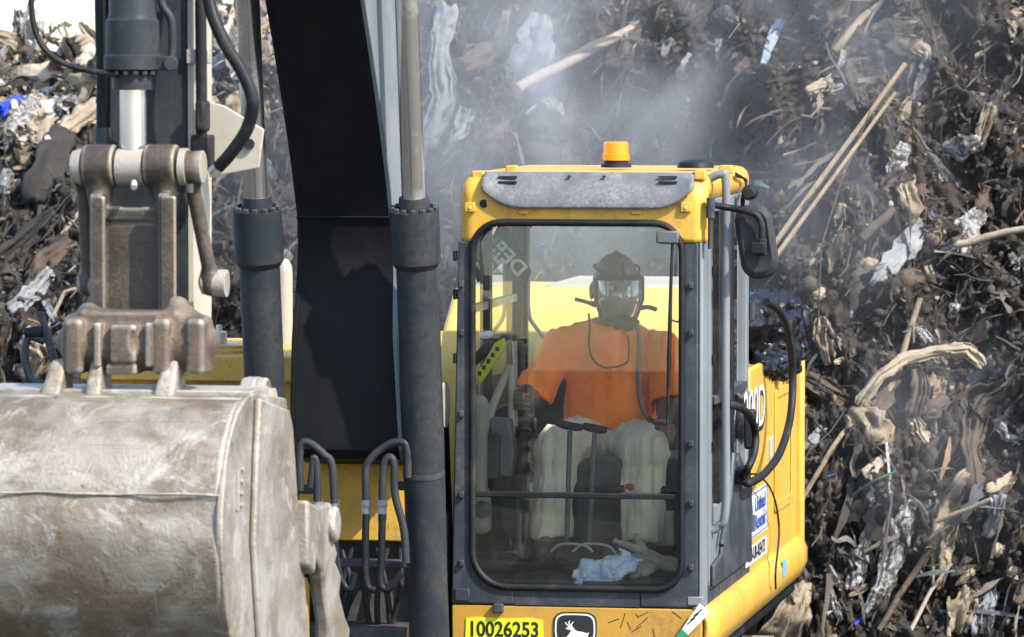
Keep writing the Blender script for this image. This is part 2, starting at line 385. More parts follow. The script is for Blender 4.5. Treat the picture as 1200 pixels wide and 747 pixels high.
def bucket_mat():
    m, n, o = new_mat('worn bucket steel'); v = coords(n); b = nd(n, 'BsdfPrincipled')
    c = mixc(n, ramp(n, noise_n(n, v, 2.6, 6, .62, 1.0), [(.36, 0), (.62, 1)]), (.32, .295, .25), (.19, .155, .11))
    hv = coords(n, (1.7, 2.2, 2.6)); c = mixc(n, ramp(n, noise_n(n, hv, 1.5, 11, .74, .5), [(.48, 0), (.60, .8)]), c, (.12, .083, .05))
    c = mixc(n, ramp(n, noise_n(n, v, 7, 9, .75, .8), [(.54, 0), (.62, .55)]), c, (.42, .40, .36))
    c = mixc(n, ramp(n, noise_n(n, v, 13, 6, .7, .6), [(.65, 0), (.69, .95)]), c, (.05, .038, .028))
    c = mixc(n, ramp(n, noise_n(n, v, 60, 4, .7), [(.64, 0), (.70, .7)]), c, (.10, .075, .055))
    sv = coords(n, (2, 70, 120)); c = mixc(n, ramp(n, noise_n(n, sv, 1, 3, .6), [(.62, 0), (.70, .55)]), c, (.13, .105, .08))
    sw = coords(n, (90, 4, 6)); c = mixc(n, ramp(n, noise_n(n, sw, 1, 3, .6, .4), [(.66, 0), (.72, .3)]), c, (.42, .40, .36))
    ge = nd(n, 'NewGeometry'); c = mixc(n, ramp(n, ge.outputs['Pointiness'], [(.52, 0), (.60, .45)]), c, (.45, .43, .39))
    n.links.new(c, b.inputs['Base Color']); b.inputs['Metallic'].default_value = .35
    rr = ramp(n, noise_n(n, v, 11, 6, .7), [(.35, .38), (.7, .68)]); n.links.new(rr, b.inputs['Roughness'])
    bp = nd(n, 'Bump'); bp.inputs['Strength'].default_value = .6; bp.inputs['Distance'].default_value = .007
    hs = nd(n, 'Math', operation='ADD'); n.links.new(noise_n(n, v, 70, 10, .75), hs.inputs[0])
    g1 = nd(n, 'Math', operation='MULTIPLY'); g1.inputs[1].default_value = .16; n.links.new(ramp(n, noise_n(n, v, 8, 5, .6, 1.2), [(.42, 0), (.5, 1), (.58, 0)]), g1.inputs[0])
    n.links.new(g1.outputs[0], hs.inputs[1]); n.links.new(hs.outputs[0], bp.inputs['Height']); n.links.new(bp.outputs[0], b.inputs['Normal'])
    n.links.new(b.outputs[0], o.inputs[0]); return m
M['bucket'] = bucket_mat()
# ================================================================== ground and refuse slope
def soil_mat(name, dark=(.015, .0115, .009), mid=(.044, .034, .026), pale=(.16, .138, .11)):
    m, n, o = new_mat(name); v = coords(n); b = nd(n, 'BsdfPrincipled')
    c = mixc(n, ramp(n, noise_n(n, v, 6, 8, .7, .6), [(.35, 0), (.68, 1)]), dark, mid)
    vv = coords(n, (22, 22, 7)); c = mixc(n, ramp(n, noise_n(n, vv, 1.4, 8, .75, 2.5), [(.57, 0), (.66, .75)]), c, (.06, .05, .04))
    c = mixc(n, ramp(n, noise_n(n, v, 34, 7, .75, 1.0), [(.60, 0), (.68, .8)]), c, pale)
    c = mixc(n, ramp(n, noise_n(n, v, 2.1, 4, .6), [(.5, 0), (.72, .45)]), c, (.042, .032, .024))
    n.links.new(c, b.inputs['Base Color']); b.inputs['Roughness'].default_value = .85; b.inputs['Specular IOR Level'].default_value = .35
    bp = nd(n, 'Bump'); bp.inputs['Strength'].default_value = .9; bp.inputs['Distance'].default_value = .02
    n.links.new(noise_n(n, v, 48, 10, .75), bp.inputs['Height']); n.links.new(bp.outputs[0], b.inputs['Normal'])
    n.links.new(b.outputs[0], o.inputs[0]); return m
M['soil'] = soil_mat('compacted refuse soil')
M['dirt'] = soil_mat('trodden dirt', (.022, .018, .014), (.045, .036, .028), (.12, .10, .08))
gx = [-2500, -400, -60, -12, 12, 60, 400, 2500]; gy = [-2500, -500, -100, -40, -14, 20, 60, 400, 2500]
gv = [(x, y, 0) for y in gy for x in gx]; gf = [(j*8+i, j*8+i+1, (j+1)*8+i+1, (j+1)*8+i) for j in range(8) for i in range(7)]
tag(mesh_obj('ground', gv, gf, M['dirt'], smooth=False), kind='structure')

# distance of the slope from the camera, read at a few columns and rows of the photograph
PXS = np.array([-900, -200, 0, 110, 240, 350, 520, 700, 830, 900, 1000, 1100, 1200, 1500, 2200.])
PYS = np.array([-400, 0, 150, 300, 450, 600, 747, 900.])
DT = np.array([
 [34, 33.6, 33.4, 33.2, 32.5, 32.0, 32.0, 32.2, 32.2, 31.8, 30.8, 30.2, 30.0, 30.0, 30],
 [33, 32.4, 32.0, 31.8, 31.2, 30.6, 30.2, 30.4, 30.5, 30.0, 28.6, 28.2, 28.1, 28.1, 28],
 [32, 30.6, 30.2, 30.0, 29.8, 29.8, 29.7, 30.0, 29.4, 27.7, 27.5, 27.5, 27.6, 27.6, 27],
 [31, 29.2, 29.0, 28.9, 29.0, 29.3, 29.3, 29.4, 28.4, 26.9, 26.9, 27.1, 26.9, 27.0, 26],
 [30, 28.3, 28.2, 28.1, 28.3, 28.6, 28.8, 28.6, 27.4, 26.5, 26.6, 26.7, 26.3, 26.4, 26],
 [29, 27.6, 27.5, 27.5, 27.6, 27.8, 28.0, 27.6, 26.6, 26.0, 26.1, 26.0, 25.8, 25.9, 25],
 [28, 27.0, 26.9, 26.9, 27.0, 27.1, 27.2, 26.8, 26.0, 25.6, 25.5, 25.4, 25.4, 25.4, 25],
 [27, 26.4, 26.3, 26.3, 26.4, 26.5, 26.5, 26.2, 25.7, 25.2, 25.1, 25.0, 25.0, 25.0, 24]])
def base_depth(Xw, z):
    px = 600 + Xw * FPX / 28.5; py = HOR + (CAMZ - z) * FPX / 28.5
    i = np.clip(np.searchsorted(PXS, px) - 1, 0, len(PXS) - 2); j = np.clip(np.searchsorted(PYS, py) - 1, 0, len(PYS) - 2)
    u = np.clip((px - PXS[i]) / (PXS[i+1] - PXS[i]), 0, 1); v = np.clip((py - PYS[j]) / (PYS[j+1] - PYS[j]), 0, 1)
    u = u * u * (3 - 2 * u)
    return DT[j, i]*(1-u)*(1-v) + DT[j, i+1]*u*(1-v) + DT[j+1, i]*(1-u)*v + DT[j+1, i+1]*u*v
def crest(Xw):
    px = 600 + Xw * FPX / 31
    return np.interp(px, [-1500, -200, 0, 60, 110, 180, 280, 330, 420, 560, 760, 1300, 2400], [1.8, 3.0, 3.29, 3.33, 3.23, 3.29, 3.45, 3.66, 4.6, 5.4, 6.0, 6.2, 3.5])
step = .014
xs = np.concatenate([-4.3 - np.geomspace(9, .03, 50), np.arange(-4.3, 4.3, step), 4.3 + np.geomspace(.03, 9, 50)])
ts = np.concatenate([np.linspace(0, 1, 390)])
H = crest(xs) + .10 * fbm(xs * 1.7, 0, 0, 4, 5)
# rows dense where the picture looks (z below 3.8), sparse above
def zrow(t, h):
    zl = np.minimum(h, 3.75)
    return np.where(t < .8, -.15 + (zl + .15) * t / .8, zl + (h - zl) * (t - .8) / .2)
Xg, Tg = np.meshgrid(xs, ts); Zg = zrow(Tg, H[None, :])
Yg = base_depth(Xg, Zg) - 20
# lumps, hollows, ledges and hanging shreds of the cut face
warp = .35 * fbm(Xg * .9, Yg * .5, Zg * .9, 3, 40)
tilt = Xg + .45 * Zg                                   # layers slump down to the left
d = .30 * fbm(Xg * .75 + warp, Zg * .75, 3.1, 3, 1)
d += .13 * fbm(tilt * 2.2 + warp, Zg * 1.1, 7.7, 3, 2, ridge=True)
d += .070 * fbm(tilt * 6.0 + 2 * warp, Zg * 3.2, 1.7, 3, 3, ridge=True)
d += .045 * fbm(Xg * 13 + 3 * warp, Zg * 8, Yg * 6, 3, 4, ridge=True)
d += .022 * fbm(Xg * 34, Zg * 22, Yg * 10, 3, 6, ridge=True)
fade = np.clip(Tg * 12, 0, 1)
Yg = Yg - d * 1.0; Zg = Zg + .35 * d * fade
# plateau behind the crest
rows = [np.stack([Xg, Yg, Zg], -1)]
for k, dy in enumerate([.08, .2, .4, .8, 1.6, 3.2, 7]):
    n_ = fbm(Xg[-1] * 3, dy * 2.0 + k, 0, 4, 9)
    rows.append(np.stack([Xg[-1], Yg[-1] + dy, Zg[-1] + .09 * n_ - (.02 * dy if dy < 5 else 1.0)], -1)[None])
PG = np.concatenate(rows, 0); nr, nc = PG.shape[:2]
PV = PG.reshape(-1, 3)
ii = (np.arange(nr - 1)[:, None] * nc + np.arange(nc - 1)[None, :]).ravel()
PF = np.stack([ii, ii + 1, ii + nc + 1, ii + nc], 1)
tag(mesh_obj('refuse_slope', PV, PF, M['soil'], angle=180), kind='structure')
BV = BVHTree.FromPolygons([Vector(v) for v in PV.tolist()], PF.tolist())
def hit(px, py):
    dr = Vector(ray(px, py)).normalized(); h = BV.ray_cast(Vector(CAM) + dr * 23.5, dr)
    if h[0] is None:
        h = BV.find_nearest(Vector(CAM) + dr * 30)
    n = h[1] if h[1].dot(dr) < 0 else -h[1]
    return h[0], n

# ------------------------------------------------------------------ loose refuse too small and too many to count
def attr_mat(name, rough=.75, scale=30, spec=.4, bump=.4, trans=0):
    m, n, o = new_mat(name); v = coords(n); b = nd(n, 'BsdfPrincipled')
    at = nd(n, 'Attribute', attribute_name='tone')
    c = mixc(n, ramp(n, noise_n(n, v, scale, 7, .7, .8), [(.40, 0), (.72, .85)]), at.outputs['Color'], (.035, .028, .021))
    n.links.new(c, b.inputs['Base Color']); b.inputs['Roughness'].default_value = rough; b.inputs['Specular IOR Level'].default_value = spec
    bp = nd(n, 'Bump'); bp.inputs['Strength'].default_value = bump; bp.inputs['Distance'].default_value = .01
    n.links.new(noise_n(n, v, scale * 2.5, 7, .7), bp.inputs['Height']); n.links.new(bp.outputs[0], b.inputs['Normal'])
    n.links.new(b.outputs[0], o.inputs[0]); return m
M['scrap'] = attr_mat('mixed scraps')
rg = np.random.default_rng(11)
class Bulk:                                            # many small pieces, one mesh, one tone per piece
    def __init__(s): s.v = []; s.f = []; s.c = []; s.n = 0
    def add(s, V, F, c):
        s.v.append(V); s.f.append(F + s.n); s.n += len(V); s.c.append(np.tile(np.array(c), (len(V), 1)))
    def build(s, name, mat, label):
        V = np.concatenate(s.v); F = np.concatenate(s.f); o = mesh_obj(name, V, F, mat, angle=60)
        a = o.data.color_attributes.new('tone', 'FLOAT_COLOR', 'POINT')
        C = np.concatenate(s.c); a.data.foreach_set('color', np.concatenate([C, np.ones((len(C), 1))], 1).ravel().astype(np.float32))
        return tag(o, label, 'debris', kind='stuff')
def gridF(a, b):
    i = (np.arange(a - 1)[:, None] * b + np.arange(b - 1)[None, :]).ravel()
    return np.stack([i, i + 1, i + b + 1, i + b], 1)
F_rib = gridF(8, 3); F_sheet = gridF(5, 5); F_stick = np.array([(i*5+k, i*5+(k+1) % 5, (i+1)*5+(k+1) % 5, (i+1)*5+k) for i in range(3) for k in range(5)])
cubeV = np.array([(x, y, z) for x in (-1, 1) for y in (-1, 1) for z in (-1, 1)], float)
_bm = bmesh.new(); bmesh.ops.create_icosphere(_bm, subdivisions=1, radius=1); icoV = np.array([v.co[:] for v in _bm.verts]); icoF = np.array([[v.index for v in f.verts] for f in _bm.faces]); _bm.free()
def frame_at(n, down):
    n = n / (np.linalg.norm(n) + 1e-9); t = down - n * (down @ n); t = t / (np.linalg.norm(t) + 1e-9); return t, np.cross(n, t), n
def ribbon(p, t, b, n, ln, wd, lift):
    u = np.linspace(0, 1, 8)[:, None]; v = np.linspace(-.5, .5, 3)[None, :]
    cur = rg.normal(0, .35); tw = rg.normal(0, 1.4); wv = rg.normal(0, 1, 8)[:, None] * .22
    wdt = wd * (.55 + .6 * np.sin(np.pi * (u * .8 + .1))) * (1 + .35 * rg.normal(0, 1, (8, 1)))
    a = tw * u; ox = v * wdt * np.cos(a) + cur * ln * u * u * .5 + wv * wd; on = v * wdt * np.sin(a) + lift * np.sin(np.pi * u) * (.3 + rg.random()) + .015 + rg.normal(0, .12, (8, 3)) * wd
    return (p + (u * ln)[..., None] * t + ox[..., None] * b + on[..., None] * n).reshape(-1, 3)
def sheet(p, t, b, n, a, c, crump):
    u, v = np.meshgrid(np.linspace(-.5, .5, 5), np.linspace(-.5, .5, 5)); u = u + rg.normal(0, .05, u.shape); v = v + rg.normal(0, .05, v.shape)
    hgt = rg.normal(0, crump, u.shape) + .02 + rg.normal(0, 1) * .25 * u * a + rg.normal(0, 1.2) * a * u * v
    return (p + (u * a)[..., None] * t + (v * c)[..., None] * b + hgt[..., None] * n).reshape(-1, 3)
def stick(p, dr, ln, r):
    dr = dr / np.linalg.norm(dr); s1 = np.cross(dr, [.3, .2, .9]); s1 /= np.linalg.norm(s1); s2 = np.cross(dr, s1); V = []
    bend = rg.normal(0, .06, (4, 3)) * ln * .5
    for i, u in enumerate(np.linspace(0, 1, 4)):
        for k in range(5):
            a = 2 * np.pi * k / 5; V.append(p + dr * ln * u + bend[i] + (s1 * np.cos(a) + s2 * np.sin(a)) * r * (1 - .4 * u))
    return np.array(V)
VN = np.zeros_like(PG)                                  # rough normals of the slope grid
gu = np.gradient(PG, axis=1); gw = np.gradient(PG, axis=0); VN = np.cross(gu, gw); VN /= np.linalg.norm(VN, axis=-1, keepdims=True) + 1e-9
VN[VN[..., 1] > 0] *= -1
vis_cols = np.where((xs > -4.2) & (xs < 4.2))[0]
def spot(zlo=0.1, zhi=4.6):
    while True:
        i = rg.integers(10, 380); j = rg.choice(vis_cols)
        if zlo < PG[i, j, 2] < zhi: return PG[i, j], VN[i, j]
TONES = [((.030, .024, .019), 5), ((.055, .045, .035), 4), ((.095, .078, .06), 3), ((.15, .125, .098), 2.0), ((.24, .21, .17), 1.1), ((.34, .33, .31), .25), ((.46, .44, .40), .06), ((.055, .06, .065), 1.5), ((.20, .12, .06), .5), ((.05, .10, .085), .1), ((.04, .09, .30), .05)]
tw_ = np.array([t[1] for t in TONES]); tw_ = tw_ / tw_.sum()
PALE = [((.70, .64, .54), 3), ((.56, .48, .37), 3), ((.80, .78, .74), 2.0), ((.35, .26, .17), 2.5), ((.20, .16, .12), 2), ((.10, .08, .06), 2), ((.42, .28, .13), 1.2)]
pw_ = np.array([t[1] for t in PALE]); pw_ = pw_ / pw_.sum()
def tone(pale):
    T, wgt = (PALE, pw_) if pale else (TONES, tw_)
    return np.array(T[rg.choice(len(T), p=wgt)][0]) * rg.uniform(.55, .9)
def is_pale(p):                                        # fresh light refuse tipped on the far left crest
    px = 600 + p[0] * FPX / (p[1] + 20); py = HOR + (CAMZ - p[2]) * FPX / (p[1] + 20)
    return px < 320 and py < 150 + 40 * math.sin(px * .05) + rg.normal(0, 25) - max(0, px - 120) * .5
DOWN = np.array([-.35, 0, -1.0])
bl, bs, bk, bc = Bulk(), Bulk(), Bulk(), Bulk()
for _ in range(5000):
    p, n = spot(); q = is_pale(p); t, b, n = frame_at(n, DOWN + rg.normal(0, .45, 3)); ln = float(np.clip(rg.lognormal(-2.55, .6), .02, .4))
    bl.add(ribbon(p, t, b, n, ln, ln * rg.uniform(.05, .22), ln * .2), F_rib, tone(q))
for _ in range(5200):
    p, n = spot(); q = is_pale(p); t, b, n = frame_at(n + rg.normal(0, .5, 3), DOWN + rg.normal(0, .8, 3)); a = float(np.clip(rg.lognormal(-3.5, .5), .01, .12))
    bs.add(sheet(p, t, b, n, a, a * rg.uniform(.4, 1), a * .10), F_sheet, tone(q))
for _ in range(3600):                                  # extra light pieces on the crest
    while True:
        i = rg.integers(190, nr - 3); j = rg.choice(vis_cols); p = PG[i, j]
        if p[0] < -1.2 and is_pale(p): break
    n = VN[i, j]; t, b, n = frame_at(n + rg.normal(0, .6, 3), DOWN + rg.normal(0, 1.0, 3)); a = float(np.clip(rg.lognormal(-2.7, .5), .02, .25))
    if rg.random() < .6: bs.add(sheet(p, t, b, n, a, a * rg.uniform(.3, 1), a * .12), F_sheet, tone(True))
    else: bl.add(ribbon(p, t, b, n, a * 2, a * .4, a * .3), F_rib, tone(True))
for _ in range(2000):
    p, n = spot(); dr = DOWN + rg.normal(0, .8, 3) + n * .5; ln = float(np.clip(rg.lognormal(-1.9, .5), .05, .5))
    bk.add(stick(p + n * .01, dr, ln, rg.uniform(.0025, .009)), F_stick, tone(is_pale(p)) * 1.1)
for _ in range(16000):
    p, n = spot(); r = float(np.clip(rg.lognormal(-4.4, .5), .005, .05))
    V = icoV * r * rg.uniform(.6, 1.3, (1, 3)) * (1 + rg.normal(0, .16, (len(icoV), 1)))
    bc.add(p + n * r * .2 + V, icoF, np.array([.033, .026, .020]) * rg.uniform(.5, 1.9) if rg.random() < .96 else tone(True) * .6)
for _ in range(3600):                                  # long fibres matted down the slope
    p, n = spot(); t, b, n = frame_at(n, DOWN + rg.normal(0, .18, 3)); ln = float(np.clip(rg.lognormal(-1.5, .45), .08, .6))
    bl.add(ribbon(p, t, b, n, ln, ln * rg.uniform(.015, .05) + .004, ln * .10), F_rib, tone(is_pale(p)) * rg.uniform(.8, 1.5))
bl.build('torn_shreds', M['scrap'], 'countless torn shreds of plastic and cloth hanging from the refuse slope')
bs.build('crumpled_chips', M['scrap'], 'countless crumpled chips of paper and film strewn over the refuse slope')
bk.build('splinters', M['scrap'], 'countless thin sticks and splinters poking out of the refuse slope')
bc.build('soil_clods', M['scrap'], 'countless dark clods of soil lying on the refuse slope')
# ================================================================== excavator
EXR = empty('excavator', tuple(ORG), -TH)
tag(EXR, 'yellow and charcoal tracked excavator with raised boom and enclosed cab', 'excavator')
def P(mb, name, mat, parent=EXR, **k): return mb.build(name, M[mat] if isinstance(mat, str) else mat, parent, **k)
def bolts(name, pts, axis, r=.012, h=.012, mat='bolt', parent=EXR):
    ax = Vector(axis).normalized(); m = None
    for p in pts:
        p = Vector(p)
        if m is None:
            b = MB().lathe((0, 0, 0), ax, [(0, r), (h * .8, r), (h, r * .8)], 6); o = P(b, name, mat, parent, angle=20); m = o.data; o.location = p
        else:
            o = bpy.data.objects.new(name, m); link(o, parent); o.location = p
def text_obj(body, name, mat, size, parent, mw, bold=False, sx=1.0, ext=.0012):
    c = bpy.data.curves.new(name, 'FONT'); c.body = body; c.size = size; c.extrude = ext; c.align_x = 'CENTER'; c.align_y = 'CENTER'
    if bold: c.offset = size * .022
    o = bpy.data.objects.new(name, c); sc.collection.objects.link(o)
    me = bpy.data.meshes.new_from_object(o.evaluated_get(bpy.context.evaluated_depsgraph_get()))
    bpy.data.objects.remove(o); me.materials.clear(); me.materials.append(M[mat])
    me.transform(mw @ Matrix.Diagonal((sx, 1, 1, 1)))
    return link(bpy.data.objects.new(name, me), parent)
def face_m(p, xdir, up):                        # matrix that lays text on a surface
    x = Vector(xdir).normalized(); z = x.cross(Vector(up).normalized()).normalized(); y = z.cross(x)
    m = Matrix((x, y, z)).transposed().to_4x4(); m.translation = p; return m
BX = -.335                                      # centre line of the boom and stick
# ---------------------------------------------------------------- undercarriage and house
for s in (-.88, .88):
    cx = -.25 + s; m = MB(); pr = []
    for k in range(13): a = R(-90 + 180 * k / 12); pr.append((1.9 + .42 + math.cos(a) * .34 + .6, .40 + math.sin(a) * .34))
    for k in range(13): a = R(90 + 180 * k / 12); pr.append((-.95 + math.cos(a) * .34, .40 + math.sin(a) * .34))
    m.prism([(cx - .2, y, z) for y, z in pr], (.4, 0, 0)); tr = P(m, 'track_frame', 'black', bevel=.01)
    me = None; per = []
    for i in range(len(pr)):
        a, b = Vector(pr[i]), Vector(pr[(i + 1) % len(pr)]); per.append((a, b, (b - a).length))
    tot = sum(p_[2] for p_ in per); npl = 46; pos = 0
    for k in range(npl):
        dd = tot * k / npl; acc = 0
        for a, b, l in per:
            if acc + l >= dd: break
            acc += l
        q = a + (b - a) * ((dd - acc) / l); ang = math.atan2((b - a).y, (b - a).x)
        if me is None:
            o = P(MB().cbox((0, 0, 0), (.27, .085, .018)).cbox((0, -.05, -.035), (.27, .012, .022)), 'track_shoe', 'cast', tr); me = o.data
        else: o = link(bpy.data.objects.new('track_shoe', me), tr)
        o.location = (cx, q.x, q.y); o.rotation_euler = (ang, 0, 0)
P(MB().box((-1.1, .3, .45), (.6, 1.9, .80)).cyl((-.25, 1.1, .78), (-.25, 1.1, 1.0), .62, n=40), 'carbody', 'black')
hs = MB().box((-1.50, .30, .98), (.98, 3.1, 1.12)); P(hs, 'swing_frame', 'black', bevel=.02)
# front of the swing frame between the boom cylinders
zt = lambda py, y=-.15: Z(py, y)
P(MB().box((X(352, -.02), -.05, zt(640)), (X(497, -.02), .03, zt(500))), 'front_plate', 'yellow', bevel=.006)
P(MB().box((X(345, -.02), .06, 1.0), (X(520, -.02), .12, zt(610))), 'lower_recess_panel', 'interior')
P(MB().box((X(352, -.2), -.22, zt(660, -.2)), (X(500, -.2), -.12, zt(668, -.2))), 'hose_rail', 'charcoal', bevel=.004)
P(MB().box((X(340, -.1), -.16, zt(770)), (X(500, -.1), .05, zt(738))), 'front_sill', 'charcoal', bevel=.01)
for (x0, x1) in ((343, 357), (481, 497)):       # yellow lug plates
    q = [L(x1, 760, -.30), L(x1, 690, -.30), L((x0 + x1) / 2 + 3, 678, -.30), L(x0 + 2, 684, -.30), L(x0 - 1, 720, -.30), L(x0 - 8, 760, -.30)]
    P(MB().prism(q, (0, .10, 0)), 'lug_plate', 'yellow', bevel=.008)
# hydraulic steel lines and rubber hoses in front of the boom foot
def line(pts, r, name='hydraulic_line', mat='cylgrey', n=8, parent=EXR, y=-.52):
    return P(MB().tube(bez([L(p[0], p[1], p[2] if len(p) > 2 else y) for p in pts], 8), r, n), name, mat, parent, angle=60)
lines = [[(352, 575), (351, 535), (354, 520), (364, 520), (380, 533), (389, 545), (392, 590)],
         [(364, 572), (366, 555), (368, 537), (371, 545), (372, 588)],
         [(429, 586), (429, 550), (436, 536), (452, 523), (468, 518), (477, 525), (478, 560)],
         [(448, 586), (449, 550), (453, 538), (459, 537), (462, 548), (463, 580), (473, 620), (476, 660)]]
for l_ in lines: line(l_, .0155)
hoses = [(392, [(392, 605), (394, 650), (400, 680), (410, 690), (416, 672)]), (372, [(372, 602), (377, 640), (384, 672), (392, 690)]),
         (429, [(429, 603), (428, 650), (430, 685), (440, 692)]), (448, [(448, 603), (447, 650), (446, 684), (456, 690), (470, 672)])]
for px, hp in hoses:
    h = line(hp, .0145, 'rubber_hose', 'rubber')
    a = L(px, 586, -.3); b = L(px, 610, -.3); m_ = (a + b) / 2
    P(MB().tube([a, a * .7 + b * .3, a * .65 + b * .35, b], [.021, .021, .0185, .0185], 8), 'hose_fitting', 'fitting', h, angle=30)
for x0, x1, yy in ((346, 372, 572), (462, 490, 568)):
    P(MB().box(tuple(L(x0, yy + 7, -.32)), tuple(L(x1, yy - 4, -.27))), 'line_clamp', 'charcoal', bevel=.004)
for k in range(7):                               # tangle of hoses in the recess
    x0 = 385 + k * 14; line([(x0, 640, -.02), (x0 + 14 * math.sin(k * 2.1), 690, -.06), (x0 + 20 * math.cos(k * 1.7), 745, -.03)], .012, 'rubber_hose', 'rubber')
# ---------------------------------------------------------------- boom
z0 = lambda py, y: Z(py, y)
und = [(-.05, z0(548, -.1)), (-.40, z0(541, -.42)), (-.43, z0(530, -.43)), (-.46, 2.3), (-.44, z0(256, -.44)), (-.98, z0(2, -.98)), (-1.55, 4.15), (-2.5, 4.72), (-3.35, 4.92)]
top = [(-3.35, 5.25), (-2.3, 5.28), (-1.2, 4.82), (-.45, 4.0), (.02, 3.2), (.22, 2.5), (.22, 2.1), (.12, z0(545, .1))]
und = und[:3] + [(p.y, p.z) for p in bez([(0, y, z) for y, z in und[3:]], 5)]; top = [(p.y, p.z) for p in bez([(0, y, z) for y, z in top], 4)]
hw = .19
bm_ = MB(); prof = und + top
core = MB(); n_ = len(prof)
def wd(z): return hw + .035 * max(0, min(1, (2.75 - z) / .9))
core.prism([(BX - wd(z) + .02, y, z) for y, z in prof], (2 * hw - .04, 0, 0))
for i in range(n_): core.v[n_ + i].x = BX + wd(prof[i][1]) - .02
P(core, 'boom', 'black')
boom = [o for o in EXR.children if o.name.startswith('boom')][0]
for s, nm in ((-1, 'boom_side_plate'), (1, 'boom_side_plate')):
    x0 = BX + s * hw
    # the plate stands a little proud of the box
    cy_ = sum(p[0] for p in prof) / n_; 
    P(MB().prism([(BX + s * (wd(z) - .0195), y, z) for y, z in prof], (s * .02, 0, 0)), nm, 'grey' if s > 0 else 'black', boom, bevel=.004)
a = L(346, 256, -.455); b = L(463, 256, -.455)
P(MB().tube([(BX - hw, -.443, z0(256, -.44)), (BX + hw, -.443, z0(256, -.44))], .006, 6), 'weld_seam', 'black', boom)
text_obj('JOHN DEERE', 'boom_lettering', 'white', .26, boom, face_m(Vector((BX + hw + .002, -2.1, 4.72)), (0, 1, -.32), (0, .32, 1)), True)
P(MB().cyl((BX - .30, .05, 2.02), (BX + .30, .05, 2.02), .09), 'boom_foot_pin', 'cast')
for s in (-1, 1):
    P(MB().prism([(BX + s * .24 - .03, y, z) for y, z in ((.0, 1.0), (.45, 1.0), (.25, 2.1), (.0, 2.12), (-.04, 1.9))], (.06, 0, 0)), 'boom_bracket', 'black', bevel=.01)
# ---------------------------------------------------------------- boom cylinders
def boom_cyl(x, path, tube_r):                  # path: (py, y) from the top to the bottom
    pts = [Vector((x, y, Z(py, y))) for py, y in path]
    top_, gl, bot = pts
    ax = (bot - top_).normalized()
    sc_ = 1.0
    t0 = gl
    tb = P(MB().lathe(t0, ax, [(0, tube_r * .70), (0, tube_r * 1.10), (.20, tube_r * 1.10), (.225, tube_r * .90), ((bot - gl).length, tube_r * .90)], 32), 'boom_cylinder', 'cylgrey', angle=30)
    P(MB().lathe(t0 - ax * .05, ax, [(0, tube_r * .45), (0, tube_r * .66), (.055, tube_r * .70)], 28), 'cylinder_gland', 'cylgrey', tb, angle=30)
    P(MB().lathe(top_ - ax * .45, ax, [(0, .045), ((gl - top_).length + .43, .045)], 24), 'piston_rod', 'rod', tb, angle=30)
    u = ax.orthogonal().normalized(); v = ax.cross(u)
    bolts('gland_bolt', [t0 + (u * math.cos(2 * math.pi * k / 14) + v * math.sin(2 * math.pi * k / 14)) * tube_r * .96 for k in range(14)], -ax, .012, .016, parent=tb)
    P(MB().lathe(bot - ax * .02, Vector((1, 0, 0)), [(-.09, .085), (.09, .085)], 24), 'cylinder_base_eye', 'cylgrey', tb)
    P(MB().lathe(top_ - ax * .47, Vector((1, 0, 0)), [(-.055, .10), (.055, .10)], 24), 'rod_eye', 'cast', tb)
    if x > BX:
        p = t0 + ax * 1.02; P(MB().lathe(p, ax, [(0, tube_r * .93), (.02, tube_r * .93)], 28), 'clamp_band', 'charcoal', tb)
        q = bez([t0 + ax * .3 + Vector((.06, .07, 0)), t0 + ax * .8 + Vector((.06, .075, 0)), t0 + ax * 1.4 + Vector((.055, .07, 0))], 6); P(MB().tube(q, .011, 8), 'cylinder_pipe', 'cylgrey', tb)
    return tb
boom_cyl(-.030, [(-6, -.77), (247, -.62), (800, -.30)], .086)
boom_cyl(-.640, [(-6, -.77), (247, -.62), (800, -.30)], .086)
P(MB().cyl((BX - .40, -.90, Z(-6, -.77) + .42), (BX + .40, -.90, Z(-6, -.77) + .42), .05), 'boom_cross_pin', 'cast')
# ---------------------------------------------------------------- stick with its bucket cylinder
SF = -3.60                                       # front face of the stick
xl, xr = X(128, SF), X(221, SF)
SX = (xl + xr) / 2
stp = [(SF, Z(372, SF)), (SF, 5.4), (SF + .2, 5.7), (SF + .62, 5.0), (SF + .33, 4.2), (SF + .27, 3.6), (SF + .25, Z(372, SF)), (SF + .24, Z(400, SF)), (SF + .06, Z(400, SF))]
stick_o = P(MB().prism([(xl, y, z) for y, z in stp], (xr - xl, 0, 0)), 'stick', 'cylgrey', bevel=.008)
P(MB().prism([(xr + .001, y, z) for y, z in stp], (.016, 0, 0)), 'stick_side_plate', 'pale', stick_o)
P(MB().cyl((SX - .30, SF + .15, 5.08), (SX + .30, SF + .15, 5.08), .07), 'stick_pin', 'cast', stick_o)
P(MB().box((SX - .16, SF - .04, Z(130, SF)), (SX - .155, SF + .3, Z(125, SF))), 'stick_bracket', 'charcoal', stick_o)
YC = -3.80
cx = X(157, YC)
c0 = Vector((cx, YC, Z(-300, YC))); ax = Vector((0, 0, -1))
def zc(py): return c0.z - Z(py, YC)
r_ = .078
bc_ = P(MB().lathe(c0, ax, [(0, .075), (zc(16), .075), (zc(22), .080), (zc(24), .086), (zc(64), .086), (zc(66), .092), (zc(82), .092), (zc(84), .066), (zc(106), .066)], 36), 'bucket_cylinder', 'cylgrey', angle=30)
P(MB().lathe(Vector((cx, YC, Z(100, YC))), ax, [(0, .043), (Z(100, YC) - Z(185, YC), .043)], 32), 'piston_rod', 'chrome', bc_, angle=30)
